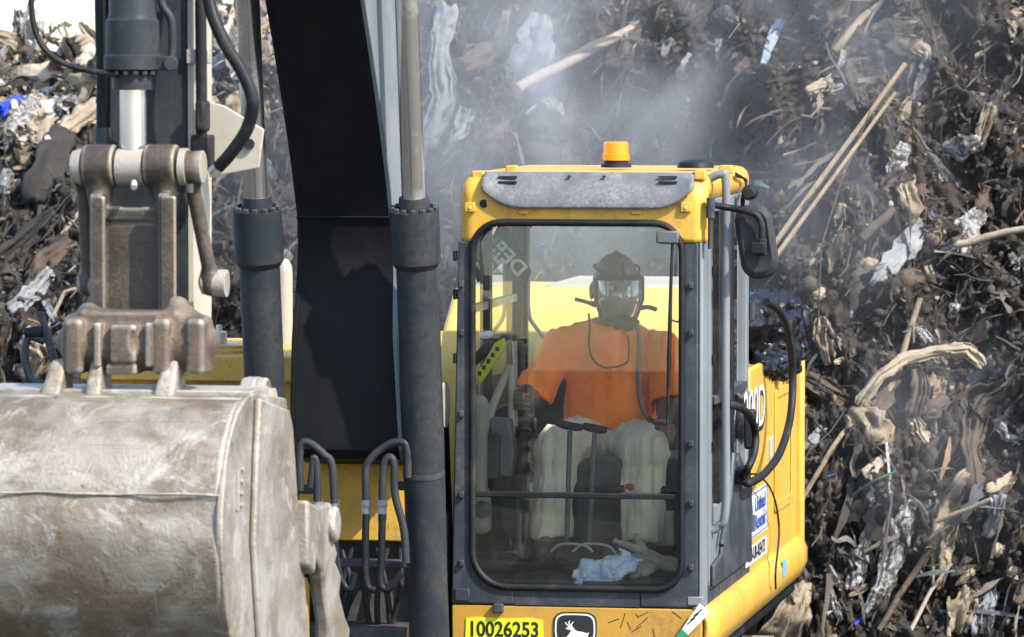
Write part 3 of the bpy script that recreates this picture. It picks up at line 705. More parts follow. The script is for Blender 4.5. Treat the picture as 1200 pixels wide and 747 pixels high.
bolts('gland_bolt', [Vector((cx + .080 * math.cos(R(a_)), YC + .080 * math.sin(R(a_)), Z(84, YC))) for a_ in range(180, 361, 22)], (0, 0, -1), .009, .012, parent=bc_)
P(MB().box((X(184, YC), YC - .035, Z(83, YC)), (X(206, YC), YC + .03, Z(66, YC))).cyl(L(200, 75, YC - .04), L(200, 75, YC + .06), .024, n=16), 'port_block', 'cylgrey', bc_, bevel=.004)
line([(188, -60, YC), (189, 0, YC), (200, 22, YC), (202, 50, YC), (201, 68, YC)], .013, 'steel_pipe', 'cylgrey', parent=bc_)
P(MB().cyl(L(158, 98 - 80, YC - .08) , L(158, 98 - 80, YC - .0), .001), 'grease_nipple', 'bolt', bc_)
# pipes and hoses along the stick
for (xa, xb, y_, r1, ya) in ((117, 119, -3.62, .018, 168), (127, 129, -3.58, .014, 165), (235, 236, -3.62, .019, 160)):
    line([(xa, -260, y_), (xa, -100, y_), (xa, 0, y_), (xb, ya * .6, y_), (xb, ya, y_)], r1, 'stick_pipe', 'rubber', parent=stick_o)
P(MB().box(tuple(L(112, 180, -3.66)), tuple(L(130, 150, -3.60))), 'pipe_block', 'charcoal', stick_o, bevel=.004)
P(MB().box(tuple(L(218, 75, -3.62)), tuple(L(248, 58, -3.58))), 'pipe_clamp', 'cast', stick_o, bevel=.003)
P(MB().box(tuple(L(228, 155, -3.66)), tuple(L(247, 118, -3.58))), 'pipe_joint', 'rubber', stick_o, bevel=.01)
P(MB().box(tuple(L(223, 200, -3.64)), tuple(L(252, 158, -3.56))), 'valve_block', 'rubber', stick_o, bevel=.006)
hs_ = P(MB().tube(bez([L(p[0], p[1], p[2]) for p in ((240, -60, -3.72), (246, 5, -3.75), (262, 48, -3.78), (284, 85, -3.78), (296, 118, -3.78), (290, 150, -3.76), (272, 178, -3.74), (256, 196, -3.72))], 10), .021, 12), 'loop_hose', 'rubber', stick_o, angle=60)
P(MB().tube([L(264, 188, -3.73), L(249, 203, -3.71)], .020, 10), 'hose_end_fitting', 'fitting', hs_)
P(MB().tube(bez([L(p[0], p[1], -3.86) for p in ((36, -30), (38, 20), (48, 52), (70, 72), (100, 82), (138, 88))], 10), .0095, 8), 'thin_cable', 'rubber', stick_o, angle=60)
gp = [L(240, 118, -3.50), L(262, 124, -3.50), L(309, 152, -3.50), L(303, 197, -3.50), L(245, 208, -3.50)]
P(MB().prism(gp, (0, .014, 0)), 'guard_plate', 'pale', stick_o, bevel=.003)
P(MB().cyl(L(292, 169, -3.515), L(292, 169, -3.50), .018, n=12), 'guard_plate_bolt', 'rubber', stick_o)
# ---------------------------------------------------------------- bucket linkage: castings
YP = -3.82
p1 = L(157, 196, YP)                             # upper pin of the link
mid = lambda px, py, y=YP: L(px, py, y)
s_ = SDF((X(70, YP) - .05, YP - .2, Z(380, YP)), (X(262, YP) + .05, YP + .2, Z(160, YP)), .006)
def boss(x0, x1, py, y, r, k=.004, f=s_):       # a short drum across the machine: flat-ended
    a = L(x0, py, y); b = L(x1, py, y); c = (a + b) / 2; m = (b.x - a.x) / 2
    sl, (x, yy, z) = f._sub(np.array(c) - m - r - .03, np.array(c) + m + r + .03)
    dr = np.sqrt((yy - c.y) ** 2 + (z - c.z) ** 2) - r; dx = np.abs(x - c.x) - m
    dd = np.sqrt(np.maximum(dr + .006, 0) ** 2 + np.maximum(dx + .006, 0) ** 2) + np.minimum(np.maximum(dr, dx), 0) - .006
    f._mix(sl, dd, k)
boss(100, 136, 194, YP, .066); boss(172, 208, 194, YP, .066)
for xm, xs_1 in ((117, 1), (196, -1)):
    s_.cap(L(xm, 196, YP), L(xm, 250, YP - .0), .060, .030, k=.015)
    s_.box(L(xm, 300, YP - .02), (.017, .060, .20), .006, .012)
    s_.box(L(xm - 2 * xs_1, 300, YP - .078), (.024, .009, .19), .006, .008)
s_.box(L(157, 250, YP + .01), (.10, .035, .022), .008, .012)
s_.box(L(157, 318, YP + .0), (.10, .012, .155), .004, .008)
s_.box(L(157, 232, YP), (.044, .2, .030), .02, .006, cut=True)
lk = s_.build('bucket_link', M['linksteel'], EXR, smooth_it=1)
P(MB().cyl(L(90, 196, YP), L(236, 196, YP), .035, n=24), 'link_pin', 'cast', lk)
P(MB().lathe(L(137, 196, YP), (1, 0, 0), [(.002, .058), (L(171, 196, YP).x - L(137, 196, YP).x - .002, .058)], 28), 'rod_eye', 'cast', lk, bevel=.004)
P(MB().cyl(L(157, 214, YP - .06), L(157, 220, YP - .085), .010, n=8), 'grease_nipple', 'fitting', lk)
P(MB().lathe(L(212, 196, YP), (1, 0, 0), [(0, .060), (.022, .060), (.024, .05), (.072, .053), (.074, .05)], 28), 'pin_cap', 'cast', lk, angle=30)
P(MB().lathe(L(86, 196, YP), (1, 0, 0), [(0, .05), (.03, .058), (.035, .05)], 28), 'pin_cap', 'cast', lk, angle=30)
P(MB().cyl(L(222, 216, YP - .04), L(222, 226, YP - .04), .014, n=10), 'pin_bolt', 'bolt', lk)
# idler links to the stick, one each side
for (xa, ya, xb, yb, nm) in ((222, 214, 248, 332, 1), (98, 214, 104, 332, 0)):
    a = L(xa, ya - 16, YP + .02); b = L(xb, yb, YP + .14)
    f = SDF(np.minimum(a, b) - .12, np.maximum(a, b) + .12, .006)
    f.cap(a, a, .05, k=0); f.cap(b, b, .042, k=.01); f.cap(a, b, .026, .022, k=.03)
    io = f.build('idler_link', M['linksteel'], EXR, smooth_it=1)
    P(MB().lathe(b, (1, 0, 0), [(-.03, .036), (.02, .044), (.05, .044), (.052, .03)], 24), 'idler_pin', 'cast', io, angle=30)
# lower drum of the link
YD = -3.95
f = SDF((X(60, YD), YD - .25, Z(485, YD)), (X(262, YD), YD + .2, Z(335, YD)), .006)
boss(80, 243, 402, YD, .088, .0, f)
f.box(L(157, 385, YD + .0), (.165, .062, .062), .02, .012)
f.cap(L(104, 368, YD + .0), L(92, 400, YD), .036, .07, k=.02); f.cap(L(208, 362, YD + .0), L(226, 400, YD), .04, .082, k=.02)
f.box(L(157, 350, YD), (.10, .2, .024), .012, .03, cut=True)
for xx in (92, 194, 234): f.box(L(xx, 405, YD - .03), (.030, .072, .088), .018, .010)
f.box(L(148, 402, YD - .06), (.042, .05, .060), .012, .008); f.ell(L(156, 400, YD - .125), (.020, .035, .042), .006, cut=True)
f.box(L(146, 432, YD - .05), (.05, .05, .018), .01, .01)
for xx in (116, 176): f.box(L(xx, 404, YD - .075), (.012, .03, .07), .006, .006)
dr = f.build('link_drum', M['cast'], EXR, smooth_it=1)
P(MB().lathe(L(238, 404, YD), (1, 0, 0), [(0, .078), (.012, .078), (.016, .06), (.02, .03)], 28), 'pin_cap', 'cast', dr, angle=30)
P(MB().cyl(L(224, 398, YD - .08), L(224, 398, YD - .10), .012, n=8), 'pin_bolt', 'bolt', dr)
# ---------------------------------------------------------------- bucket
YB = -4.02
bxl, bxr = X(-22, YB), X(297, YB)
zb = lambda py, y: Z(py, y)
bp_ = [(-4.00, zb(464, -4.0)), (-4.12, zb(470, -4.1)), (-4.26, zb(492, -4.26)), (-4.38, zb(535, -4.38)), (-4.44, zb(588, -4.44)), (-4.46, zb(640, -4.46)), (-4.42, zb(700, -4.42)), (-4.33, zb(760, -4.33)), (-4.10, zb(840, -4.1)), (-3.75, zb(890, -3.75)), (-3.35, zb(895, -3.35)), (-3.02, zb(860, -3.0))]
nx = 60; rows_ = []
fine = bez([(0, y, z) for y, z in bp_], 8)
rr = np.random.default_rng(3)
xsb = np.linspace(bxl + .012, bxr - .012, nx)
V = []
for i, p in enumerate(fine):
    for xx in xsb:
        dent = .005 * float(fbm(xx * 3, p.y * 3, p.z * 3, 2, 21)) - .012 * math.exp(-((p.z - zb(612, -4.4)) / .06) ** 2) * (.4 + .6 * math.sin(xx * 7 + 1)) 
        V.append((xx, p.y - dent, p.z + .25 * dent))
nf = len(fine)
Fb = [(i*nx+j, i*nx+j+1, (i+1)*nx+j+1, (i+1)*nx+j) for i in range(nf-1) for j in range(nx-1)]
bucket = mesh_obj('bucket', V, Fb, M['bucket'], EXR, angle=60)
so_ = bucket.modifiers.new('plate', 'SOLIDIFY'); so_.thickness = .02; so_.offset = -1
# weld seam across the wrapper
sm = [Vector((xx, -4.446 + .004 * math.sin(xx * 23), zb(586, -4.44) + .003 * float(vnoise(xx * 9, 1, 2)))) for xx in xsb]
P(MB().tube(sm, .0045, 6), 'weld_seam', 'bucket', bucket, angle=60)
P(MB().box((bxl, -4.06, zb(468, -4.0) - .012), (bxr, -3.80, zb(464, -4.0) + .008)), 'top_plate', 'bucket', bucket, bevel=.004)
P(MB().tube([(xx, -4.125, zb(473, -4.1) + .002 * math.sin(xx * 31)) for xx in xsb], .009, 6), 'weld_seam', 'cast', bucket, angle=60)
for xs_, w_ in ((bxr, 1), (bxl, -1)):
    fr_ = [(p.y, p.z) for p in fine] + [(-3.35, zb(700, -3.35)), (-3.45, zb(600, -3.45)), (-3.50, zb(520, -3.5)), (-3.55, zb(470, -3.55))]
    sp_ = P(MB().prism([(xs_ - w_ * .02, y, z) for y, z in fr_], (w_ * .022, 0, 0)), 'side_plate', 'bucket', bucket, bevel=.006)
    # raised wear strip along the opening half of the side
    ws = [(-4.02, zb(470, -4.0)), (-4.06, zb(540, -4.0)), (-4.10, zb(640, -4.1)), (-4.00, zb(780, -4.0)), (-3.2, zb(860, -3.3)), (-3.36, zb(700, -3.35)), (-3.47, zb(600, -3.45)), (-3.55, zb(500, -3.5)), (-3.6, zb(484, -3.6))]
    P(MB().prism([(xs_ + w_ * .002, y, z) for y, z in ws], (w_ * .022, 0, 0)), 'wear_plate', 'bucket', bucket, bevel=.008)
    # side cutter with its boss, worn ragged
    cut = [(-3.46, zb(588, -3.4)), (-3.30, zb(598, -3.3)), (-3.10, zb(592, -3.1)), (-3.02, zb(622, -3.1)), (-3.05, zb(640, -3.1)), (-3.00, zb(655, -3.1)), (-3.03, zb(664, -3.1)), (-2.94, zb(682, -3.05)), (-2.97, zb(700, -3.0)), (-2.88, zb(730, -3.0)), (-2.80, zb(748, -3.0)), (-2.84, zb(775, -3.0)), (-3.12, zb(780, -3.0)), (-3.14, zb(730, -3.1)), (-3.20, zb(700, -3.1)), (-3.24, zb(668, -3.1)), (-3.34, zb(660, -3.3)), (-3.36, zb(676, -3.3)), (-3.46, zb(665, -3.4))]
    P(MB().prism([(xs_ + w_ * .004, y, z) for y, z in cut], (w_ * .05, 0, 0)), 'side_cutter', 'bucket', bucket, bevel=.012)
    P(MB().cyl((xs_ - .02, -3.10, zb(618, -3.1)), (xs_ + w_ * .075, -3.10, zb(618, -3.1)), .060, n=20), 'cutter_boss', 'bucket', bucket, bevel=.01)
for k in range(5):                               # teeth on the cutting edge
    xx = bxl + .08 + (bxr - bxl - .16) * k / 4
    P(MB().prism([(xx - .045, -3.1, zb(870, -3.0) + .03), (xx - .045, -2.78, zb(800, -3.0)), (xx - .045, -3.05, zb(850, -3.0) + .05)], (.09, 0, 0)), 'tooth', 'bucket', bucket, bevel=.006)
# ears that carry the two pins
for (xa, xb, ya, xc, xd) in ((45, 82, 466, 62, 84), (100, 130, 466, 105, 130), (178, 216, 466, 194, 214)):
    e = SDF((X(xa, -4.0) - .08, -4.25, Z(500, -4)), (X(xb, -4.0) + .08, -3.6, Z(395, -4)), .006)
    a = L((xa + xb) / 2, ya + 12, -4.02); b = L((xc + xd) / 2, 428, -3.98)
    wq = abs(X(xb, -4) - X(xa, -4)) * .26
    for q_ in range(25): e.box(a + (b - a) * (q_ / 24), (wq * (1.25 - .35 * q_ / 24), .10 - .05 * q_ / 24, .018), .008, .004)
    e.box(a + Vector((0, .09, 0)), (abs(X(xb, -4) - X(xa, -4)) * .46, .14, .03), .012, .02)
    e.build('ear', M['bucket'], bucket, smooth_it=3)
YE = -3.66
for xx in (294, 312):
    P(MB().lathe(L(xx - 9, 466, YE), (1, 0, 0), [(0, .064), (.03, .064), (.032, .05)], 24), 'pin_boss', 'cast', bucket, bevel=.006)
P(MB().lathe(L(200, 468, YE), (1, 0, 0), [(0, .04), (L(322, 468, YE).x - L(200, 468, YE).x, .04)], 20), 'bucket_pin', 'cast', bucket)
P(MB().prism([(L(286, 500, YE).x, y, z) for y, z in ((-3.75, zb(500, YE)), (-3.76, zb(460, YE)), (-3.70, zb(446, YE)), (-3.62, zb(446, YE)), (-3.55, zb(465, YE)), (-3.5, zb(520, YE)))], (.05, 0, 0)), 'ear', 'bucket', bucket, bevel=.008)
for k in range(4): P(MB().cyl((bxr + .002, -4.20 - .004 * k, zb(555 + k * 14, -4.2)), (bxr + .010, -4.20 - .004 * k, zb(555 + k * 14, -4.2)), .008, n=8), 'wear_stud', 'cast', bucket)
P(MB().cbox((bxr + .006, -4.27, zb(580, -4.27)), (.004, .012, .06)), 'weld_mark', 'cast', bucket)
# ---------------------------------------------------------------- right-hand deck, tanks, hood, counterweight
dz = Z(420, .1)
P(MB().box((-1.50, .10, 1.10), (X(345, .1), 1.3, dz)), 'tool_deck', 'yellow', bevel=.012)
P(MB().box((-1.51, .03, dz - .10), (X(345, .03) + .01, .10, dz - .002)), 'deck_lip', 'yellow', bevel=.006)
fc = L(268, 411, .3)
P(MB().lathe(Vector((fc.x, .30, dz)), (0, 0, 1), [(0, .12), (.012, .12), (.02, .10), (.03, .10), (.034, .085)], 32), 'filler_flange', 'yellow', angle=30)
P(MB().lathe(Vector((X(257, .3), .30, dz + .034)), (0, 0, 1), [(0, .032), (.045, .032), (.05, .028), (.05, .012), (.075, .012)], 20), 'filler_cap', 'fitting', angle=30)
bolts('deck_bolt', [Vector((X(px, .25), .25, dz)) for px in (284, 296, 306, 316)], (0, 0, 1), .012, .014)
P(MB().box((-1.0, .9, 1.1), (X(346, .9) + .02, 1.6, Z(398, .9))), 'fuel_tank', 'yellow_old', bevel=.04, seg=4)
ec = L(334, 400, .9)
P(MB().lathe(Vector((ec.x, .9, 1.9)), (0, 0, 1), [(0, .032), (Z(322, .9) - 1.9, .032), (Z(313, .9) - 1.9, .028), (Z(307, .9) - 1.9, .016), (Z(305, .9) - 1.9, .002)], 24), 'exhaust_stack', 'pale')
hood_z = Z(345, 1.75)
P(MB().prism([(X(512, 1.62), y, z) for y, z in ((1.60, 1.3), (1.60, Z(440, 1.6)), (1.72, Z(385, 1.72)), (1.98, hood_z + .02), (2.95, hood_z), (2.95, 1.3))], (.78 - X(512, 1.62), 0, 0)), 'engine_hood', 'yellow_old', bevel=.04, seg=4)
P(MB().box((.02, 2.05, hood_z - .03), (.76, 2.9, hood_z + .03)), 'hood_lid', 'pale', bevel=.012)
P(MB().box((-1.48, 1.62, 1.1), (X(512, 1.62) - .02, 2.95, 1.9)), 'pump_cover', 'yellow_old', bevel=.05, seg=4)
cw = [(-1.48, 3.06), (.96, 3.06), (.92, 3.5), (.5, 3.85), (-.25, 3.95), (-1.0, 3.85), (-1.42, 3.5)]
P(MB().prism([(x, y, 1.0) for x, y in cw], (0, 0, 1.1)), 'counterweight', 'yellow', bevel=.06, seg=4)
# handrail and lamp bracket at the far right front of the deck
hr = P(MB().tube(bez([L(p[0], p[1], .1) for p in ((52, 400), (36, 395), (30, 405), (31, 430), (38, 446), (55, 452), (75, 462), (90, 480))], 6), .016, 8), 'step_rail', 'charcoal', angle=60)
P(MB().prism([L(43, 366, .1), L(50, 366, .1), L(66, 420, .1), L(59, 426, .1)], (0, .03, 0)), 'rail_plate', 'charcoal', hr, bevel=.003)
P(MB().cyl(L(30, 391, .1), L(50, 389, .1), .024, n=10), 'rail_lamp', 'rubber', hr)
for px in (95, 330):
    pass
# ================================================================== cab
CR = 1.0
x0 = X(552, 0); x1 = X(801, 0); zt_ = Z(259, 0); zb_ = Z(690, 0); pxm = 1 / 300.0
inner = rrect(x0, zb_, x1, zt_, (34 * pxm, 36 * pxm, 36 * pxm, 44 * pxm), 8)
# bottom sill and pillars in charcoal, header in yellow; all meet the rubber seal round the glass
def strip(name, mat, sel, outer_fn, depth=.07, y=0.0, **k):
    pts = [p for p in inner if sel(p)]
    return pts
xo = lambda z: X(528.5, 0) + (z - Z(708, 0)) / (Z(285, 0) - Z(708, 0)) * (X(537, 0) - X(528.5, 0))
zh = Z(283, 0); zs = Z(709, 0)
lp = [(xo(zs) , zs), (xo(zh), zh)] + [p for p in inner if p[0] < (x0 + x1) / 2 and p[1] <= zh and p[1] > zb_ + 1e-4]
# left pillar with the lower left corner
lpil = [(xo(zs), zs), (x0 + .17, zs), (x0 + .17, zb_)] + [p for p in reversed([q for q in inner if q[0] < x0 + .16 and q[1] < zb_ + .16])] + [(x0, zh), (xo(zh), zh)]
cab = P(MB().prism([(x, 0, z) for x, z in lpil], (0, .075, 0)), 'cab_frame', 'charcoal', bevel=.007)
P(MB().prism([(x, .002, z) for x, z in [(x0 + .171, zs), (x1 - .171, zs), (x1 - .171, zb_), (x0 + .171, zb_)]], (0, .073, 0)), 'windscreen_sill', 'charcoal', cab)
rp = [(x1 - .17, zb_), (x1 - .17, zs), (X(818, 0), zs), (X(818, 0), zh), (x1, zh)] + [q for q in reversed([q for q in inner if q[0] > x1 - .16 and q[1] < zb_ + .16])]
P(MB().prism([(x, 0, z) for x, z in rp], (0, .075, 0)), 'front_pillar', 'charcoal', cab, bevel=.006)
P(MB().prism([(X(818.5, 0), .006, zs), (X(823, 0), .010, zs), (CR - .004, .05, zs), (CR - .004, .10, zs), (X(818.5, 0), .10, zs)], (0, 0, zh - zs)), 'pillar_cover', 'grey', cab, bevel=.006)
P(MB().box((X(806, 0), -.004, zs + .01), (X(824, 0), .02, zs + .045)), 'corner_cover', 'grey', cab, bevel=.004)
P(MB().box((X(533, 0), -.006, zs + .012), (X(550, 0), .02, zs + .06)), 'corner_cover', 'charcoal', cab, bevel=.004)
# yellow header with the arched upper edge of the window opening
def shell(name, mat, xa, xb, bot, topf, yf, nx=48, nz=14, th=.03, parent=cab, **k):
    V = []; F = []
    for i in range(nx):
        x = xa + (xb - xa) * i / (nx - 1); a, b = bot(x), topf(x)
        for j in range(nz):
            t = j / (nz - 1); z = a + (b - a) * t; V.append((x, yf(x, t, z), z))
    F = [(i*nz+j, (i+1)*nz+j, (i+1)*nz+j+1, i*nz+j+1) for i in range(nx-1) for j in range(nz-1)]
    o = mesh_obj(name, V, F, M[mat], parent, angle=50)
    m = o.modifiers.new('plate', 'SOLIDIFY'); m.thickness = th; m.offset = -1
    return o
hl, hr_ = X(537.5, 0), CR + .004
def arch(x):
    rr_ = 36 * pxm
    if x <= x0 or x >= x1: return zh
    if x < x0 + rr_: return max(zh, zt_ - rr_ + math.sqrt(max(0, rr_ ** 2 - (x0 + rr_ - x) ** 2)))
    if x > x1 - rr_: return max(zh, zt_ - rr_ + math.sqrt(max(0, rr_ ** 2 - (x - x1 + rr_) ** 2)))
    return zt_
def htop(x):
    r = .075; zt2 = Z(203, .03)
    if x < hl + r: return zt2 - r + math.sqrt(max(0, r * r - (hl + r - x) ** 2))
    if x > hr_ - r: return zt2 - r + math.sqrt(max(0, r * r - (x - hr_ + r) ** 2))
    return zt2
def hy(x, t, z):
    y = .07 * max(0, (z - Z(235, 0)) / (Z(203, 0) - Z(235, 0))) ** 2
    e = min(x - hl, hr_ - x)
    if e < .05: y += .045 * (1 - e / .05) ** 2
    return y - .004
shell('roof_header', 'yellow', hl, hr_, arch, htop, hy, 70, 16)
zr = Z(200, .3)
RY1 = 1.34
roof = P(MB().box((hl + .012, .055, Z(236, .06)), (CR, RY1, zr)), 'roof', 'yellow', cab, bevel=.05, seg=5)
# grey worn visor plate over the header
vl, vr = X(566, 0), X(812, 0)
def vbot(x):
    s = min(x - vl, vr - x) / .16; s = min(1, max(0, s)); return Z(222, 0) + (Z(244, 0) - Z(222, 0)) * (1 - (1 - s) ** 2.2)
vis = shell('roof_visor', 'visor', vl, vr, vbot, lambda x: Z(203, .02) + .004 - .0 * x, lambda x, t, z: -.030 + .075 * t ** 2.2, 60, 14, .014)
for (xa, xb) in ((584, 606), (770, 795)):
    for yy in (207.5, 213.5): P(MB().cbox(tuple(L((xa + xb) / 2, yy, .012 if yy < 210 else -.002)), (.036, .006, .0035)), 'visor_slot', 'ink', vis)
for xx in (667, 708): P(MB().cbox(tuple(L(xx, 207, .012)), (.006, .006, .004)), 'visor_slot', 'ink', vis)
# little yellow lifting blocks, clips and bolts on the header
for (px, py, y_, w_, h_) in ((561, 205, .07, .024, .016), (600, 198, .16, .022, .014), (851, 199, .7, .026, .018), (821, 205, .05, .022, .02)):
    P(MB().cbox(tuple(L(px, py, y_)), (w_, .025, h_)), 'lifting_block', 'yellow', cab, bevel=.005)
for (px, py) in ((551, 243), (804, 243)):
    o = P(MB().cbox(tuple(L(px, py, -.008)), (.021, .012, .019)), 'header_bracket', 'yellow', cab, bevel=.004)
    P(MB().cyl(L(px, py, -.024), L(px, py, -.012), .007, n=8), 'bracket_bolt', 'yellow_old', o)
for (px, py) in ((614, 249), (746, 249)): P(MB().cbox(tuple(L(px, py, -.006)), (.018, .008, .009)), 'header_clip', 'yellow', cab, bevel=.003)
P(MB().cyl(L(567, 239, -.006), L(567, 239, .01), .017, n=16), 'header_plug', 'rubber', cab)
P(MB().lathe(L(815, 191, .45) - Vector((0, 0, .02)), (0, 0, 1), [(0, .075), (.022, .068), (.03, .045), (.033, .01)], 28), 'antenna_dome', 'rubber', cab)
# amber beacon
bb = L(722, 192, .55)
be = P(MB().lathe(bb - Vector((0, 0, .015)), (0, 0, 1), [(0, .062), (.012, .060), (.016, .05), (.03, .048)], 28), 'beacon', 'rubber', cab, angle=30)
P(MB().lathe(bb + Vector((0, 0, .014)), (0, 0, 1), [(0, .054), (.024, .054), (.028, .050), (.066, .049), (.073, .044), (.074, .0)], 24), 'beacon_lens', 'amber', be, angle=30)
P(MB().cyl(bb + Vector((0, 0, .03)), bb + Vector((0, 0, .06)), .02, n=12), 'beacon_reflector', 'hivis', be)
# windscreen: rubber seal, upper and lower glass, dividing bar
P(MB().tube([(x, -.004, z) for x, z in rrect(x0 + .006, zb_ + .006, x1 - .006, zt_ - .006, (.105, .115, .115, .14), 10)], .0135, 8, closed=True), 'windscreen_seal', 'rubber', cab, angle=60)
zbar = Z(580, 0)
def gy(z): return .012 + .0205 * max(0, z - 1.40) ** 2
def pane(name, za, zc_, mat, parent=cab):
    V = []; n1, n2 = 20, 10
    for j in range(n1):
        z = za + (zc_ - za) * j / (n1 - 1)
        for i in range(n2): V.append((x0 - .01 + (x1 - x0 + .02) * i / (n2 - 1), gy(z) + .055 * i / (n2 - 1), z))
    F = [(j*n2+i, j*n2+i+1, (j+1)*n2+i+1, (j+1)*n2+i) for j in range(n1-1) for i in range(n2-1)]
    return mesh_obj(name, V, F, M[mat], parent, angle=180)
pane('upper_windscreen', zbar, zt_ + .02, 'glass'); pane('lower_windscreen', zb_ - .02, zbar, 'mudglass')
P(MB().box((x0, -.002, zbar - .011), (x1, .026, zbar + .011)), 'windscreen_bar', 'rubber', cab, bevel=.004)
for (px, ys) in ((541, (333, 390, 485, 580, 660)), (810, (335, 390, 520, 590, 665))):
    for yy in ys: P(MB().cbox(tuple(L(px, yy, -.006)), (.009, .012, .012)), 'latch_block', 'charcoal', cab, bevel=.003)
for yy in (300, 345, 420): P(MB().cbox(tuple(L(533.5, yy, .02)), (.006, .02, .02)), 'edge_hinge', 'rubber', cab, bevel=.003)
P(MB().cbox(tuple(L(584, 713, -.008)), (.02, .014, .018)), 'sill_latch', 'charcoal', cab, bevel=.004)
# wiper
wp = P(MB().tube([L(788, 285, -.004), L(786, 340, -.02), L(784, 420, -.022), L(782, 500, -.018)], [.006, .007, .009, .005], 6), 'wiper', 'rubber', angle=60)
P(MB().cbox(tuple(L(783, 278, .0)), (.045, .02, .026)), 'wiper_motor_cover', 'greyplastic', wp, bevel=.008)
P(MB().tube([L(786, 375, -.012), L(796, 378, -.004)], .004, 6), 'wiper_link', 'rubber', wp)
# front skirt under the windscreen
fz = zs - .004
sk = P(MB().box((X(529, 0), .004, 1.0), (CR - .012, .09, fz)), 'front_skirt', 'yellow_shaded', bevel=.006)
st = L(590, 738, 0); zz = st.z
pl_ = [(X(546, 0), zz + .042), (X(560, 0), zz + .048), (X(590, 0), zz + .043), (X(622, 0), zz + .047), (X(636, 0), zz + .040), (X(637, 0), zz - .045), (X(545, 0), zz - .045)]
stk = P(MB().prism([(x, -.0005, z) for x, z in pl_], (0, .004, 0)), 'number_sticker', 'hivis', sk)
text_obj('10026253', 'sticker_number', 'ink', .083, stk, face_m(Vector((st.x, -.0012, zz - .002)), (1, 0, 0), (0, 0, 1)), True, .86, .0006)
# shield badge with a leaping deer
def sh(cx_, cz_, w_, h_):
    o_ = []
    for k in range(32):
        a = 2 * math.pi * k / 32; c_, s_2 = math.cos(a), math.sin(a)
        o_.append((cx_ + w_ * math.copysign(abs(c_) ** .45, c_) * (1 - .06 * (s_2 < 0)), cz_ + h_ * math.copysign(abs(s_2) ** .45, s_2)))
    return o_
bc0 = L(674, 741, 0); bxc, bzc = bc0.x, bc0.z
bd = P(MB().prism([(x, -.001, z) for x, z in sh(bxc, bzc, .086, .079)], (0, .004, 0)), 'maker_badge', 'ink', sk)
P(MB().ringprism([(x, -.0025, z) for x, z in sh(bxc, bzc, .080, .073)], [(x, -.0025, z) for x, z in sh(bxc, bzc, .074, .067)], (0, .001, 0)), 'badge_rim', 'white', bd)
deer = [(-.92, -.52), (-.70, -.40), (-.52, -.28), (-.40, -.10), (-.30, .10), (-.22, .22), (-.34, .24), (-.52, .28), (-.60, .36), (-.50, .44), (-.40, .50), (-.56, .62), (-.66, .80), (-.60, .82), (-.50, .66), (-.38, .56), (-.44, .78), (-.36, .95), (-.31, .93), (-.36, .78), (-.30, .58), (-.24, .72), (-.12, .88), (-.08, .84), (-.18, .68), (-.20, .52), (-.10, .40), (.00, .24), (.16, .14), (.42, .12), (.66, .04), (.78, -.02), (.84, .08), (.90, .02), (.84, -.10), (.80, -.24), (.90, -.44), (1.0, -.64), (.92, -.66), (.78, -.46), (.62, -.34), (.70, -.52), (.86, -.70), (.80, -.74), (.58, -.52), (.46, -.32), (.20, -.26), (-.02, -.28), (-.16, -.36), (-.30, -.50), (-.52, -.58), (-.58, -.52), (-.40, -.42), (-.28, -.30), (-.36, -.30), (-.50, -.38), (-.68, -.52), (-.88, -.60)]
P(MB().prism([(bxc + .062 * a, -.0028, bzc + .052 * b - .004) for a, b in deer], (0, .0015, 0)), 'badge_deer', 'white', bd)
# scratches on the skirt
for k in range(9):
    a = L(745 + rnd.uniform(-22, 45), rnd.uniform(716, 738), 0); dx = rnd.uniform(-.05, .05)
    P(MB().tube([(a.x, .0035, a.z), (a.x + dx, .0035, a.z - rnd.uniform(.01, .07))], .0018, 4), 'scratch', 'boot', sk)
# hanging inspection tag at the corner
tg = [L(820, 707, -.03), L(832, 718, -.03), L(806, 745, -.03), L(799, 738, -.03)]
tgo = P(MB().prism(tg, (0, .003, 0)), 'inspection_tag', 'white', sk)
P(MB().prism([L(806, 744, -.032), L(799, 737, -.032), L(792, 747, -.032), L(797, 754, -.032)], (0, .003, 0)), 'tag_tail', paint('green plastic', (.03, .28, .12), .4, dirt_amt=.2), tgo)
for k in range(3): P(MB().cbox(tuple(L(818 - k * 4, 718 + k * 5, -.0315)), (.02, .0005, .002), Matrix.Rotation(R(-40), 3, 'Y')), 'tag_print', 'ink', tgo)
# ---------------------------------------------------------------- left side of the cab (door side)
def PX(px, py, x=CR): return LX(px, py, x)
ya, yb = .12, 1.30
zd0, zd1 = 1.30, Z(232, .3)
win = [(CR, y, z) for y, z in rrect(ya + .07, 1.62, yb - .07, zd1 - .05, .06, 5)]
out = [(CR, y, z) for y, z in rrect(ya, zd0, yb, zd1, .04, 5)]
door = P(MB().ringprism(out, win, (-.05, 0, 0)), 'cab_door', 'grey', bevel=.006)
gl_ = mesh_obj('door_window', [(CR - .02, ya + .06, 1.6), (CR - .02, yb - .06, 1.6), (CR - .02, yb - .06, zd1 - .04), (CR - .02, ya + .06, zd1 - .04)], [(0, 1, 2, 3)], M['sideglass'], door)
for y_ in (.36, .70): P(MB().box((CR - .028, y_, 1.62), (CR + .006, y_ + .10, zd1 - .05)), 'window_seal', 'rubber', door, bevel=.004)
P(MB().box((CR - .03, ya + .07, 2.02), (CR + .004, yb - .07, 2.05)), 'window_bar', 'charcoal', door)
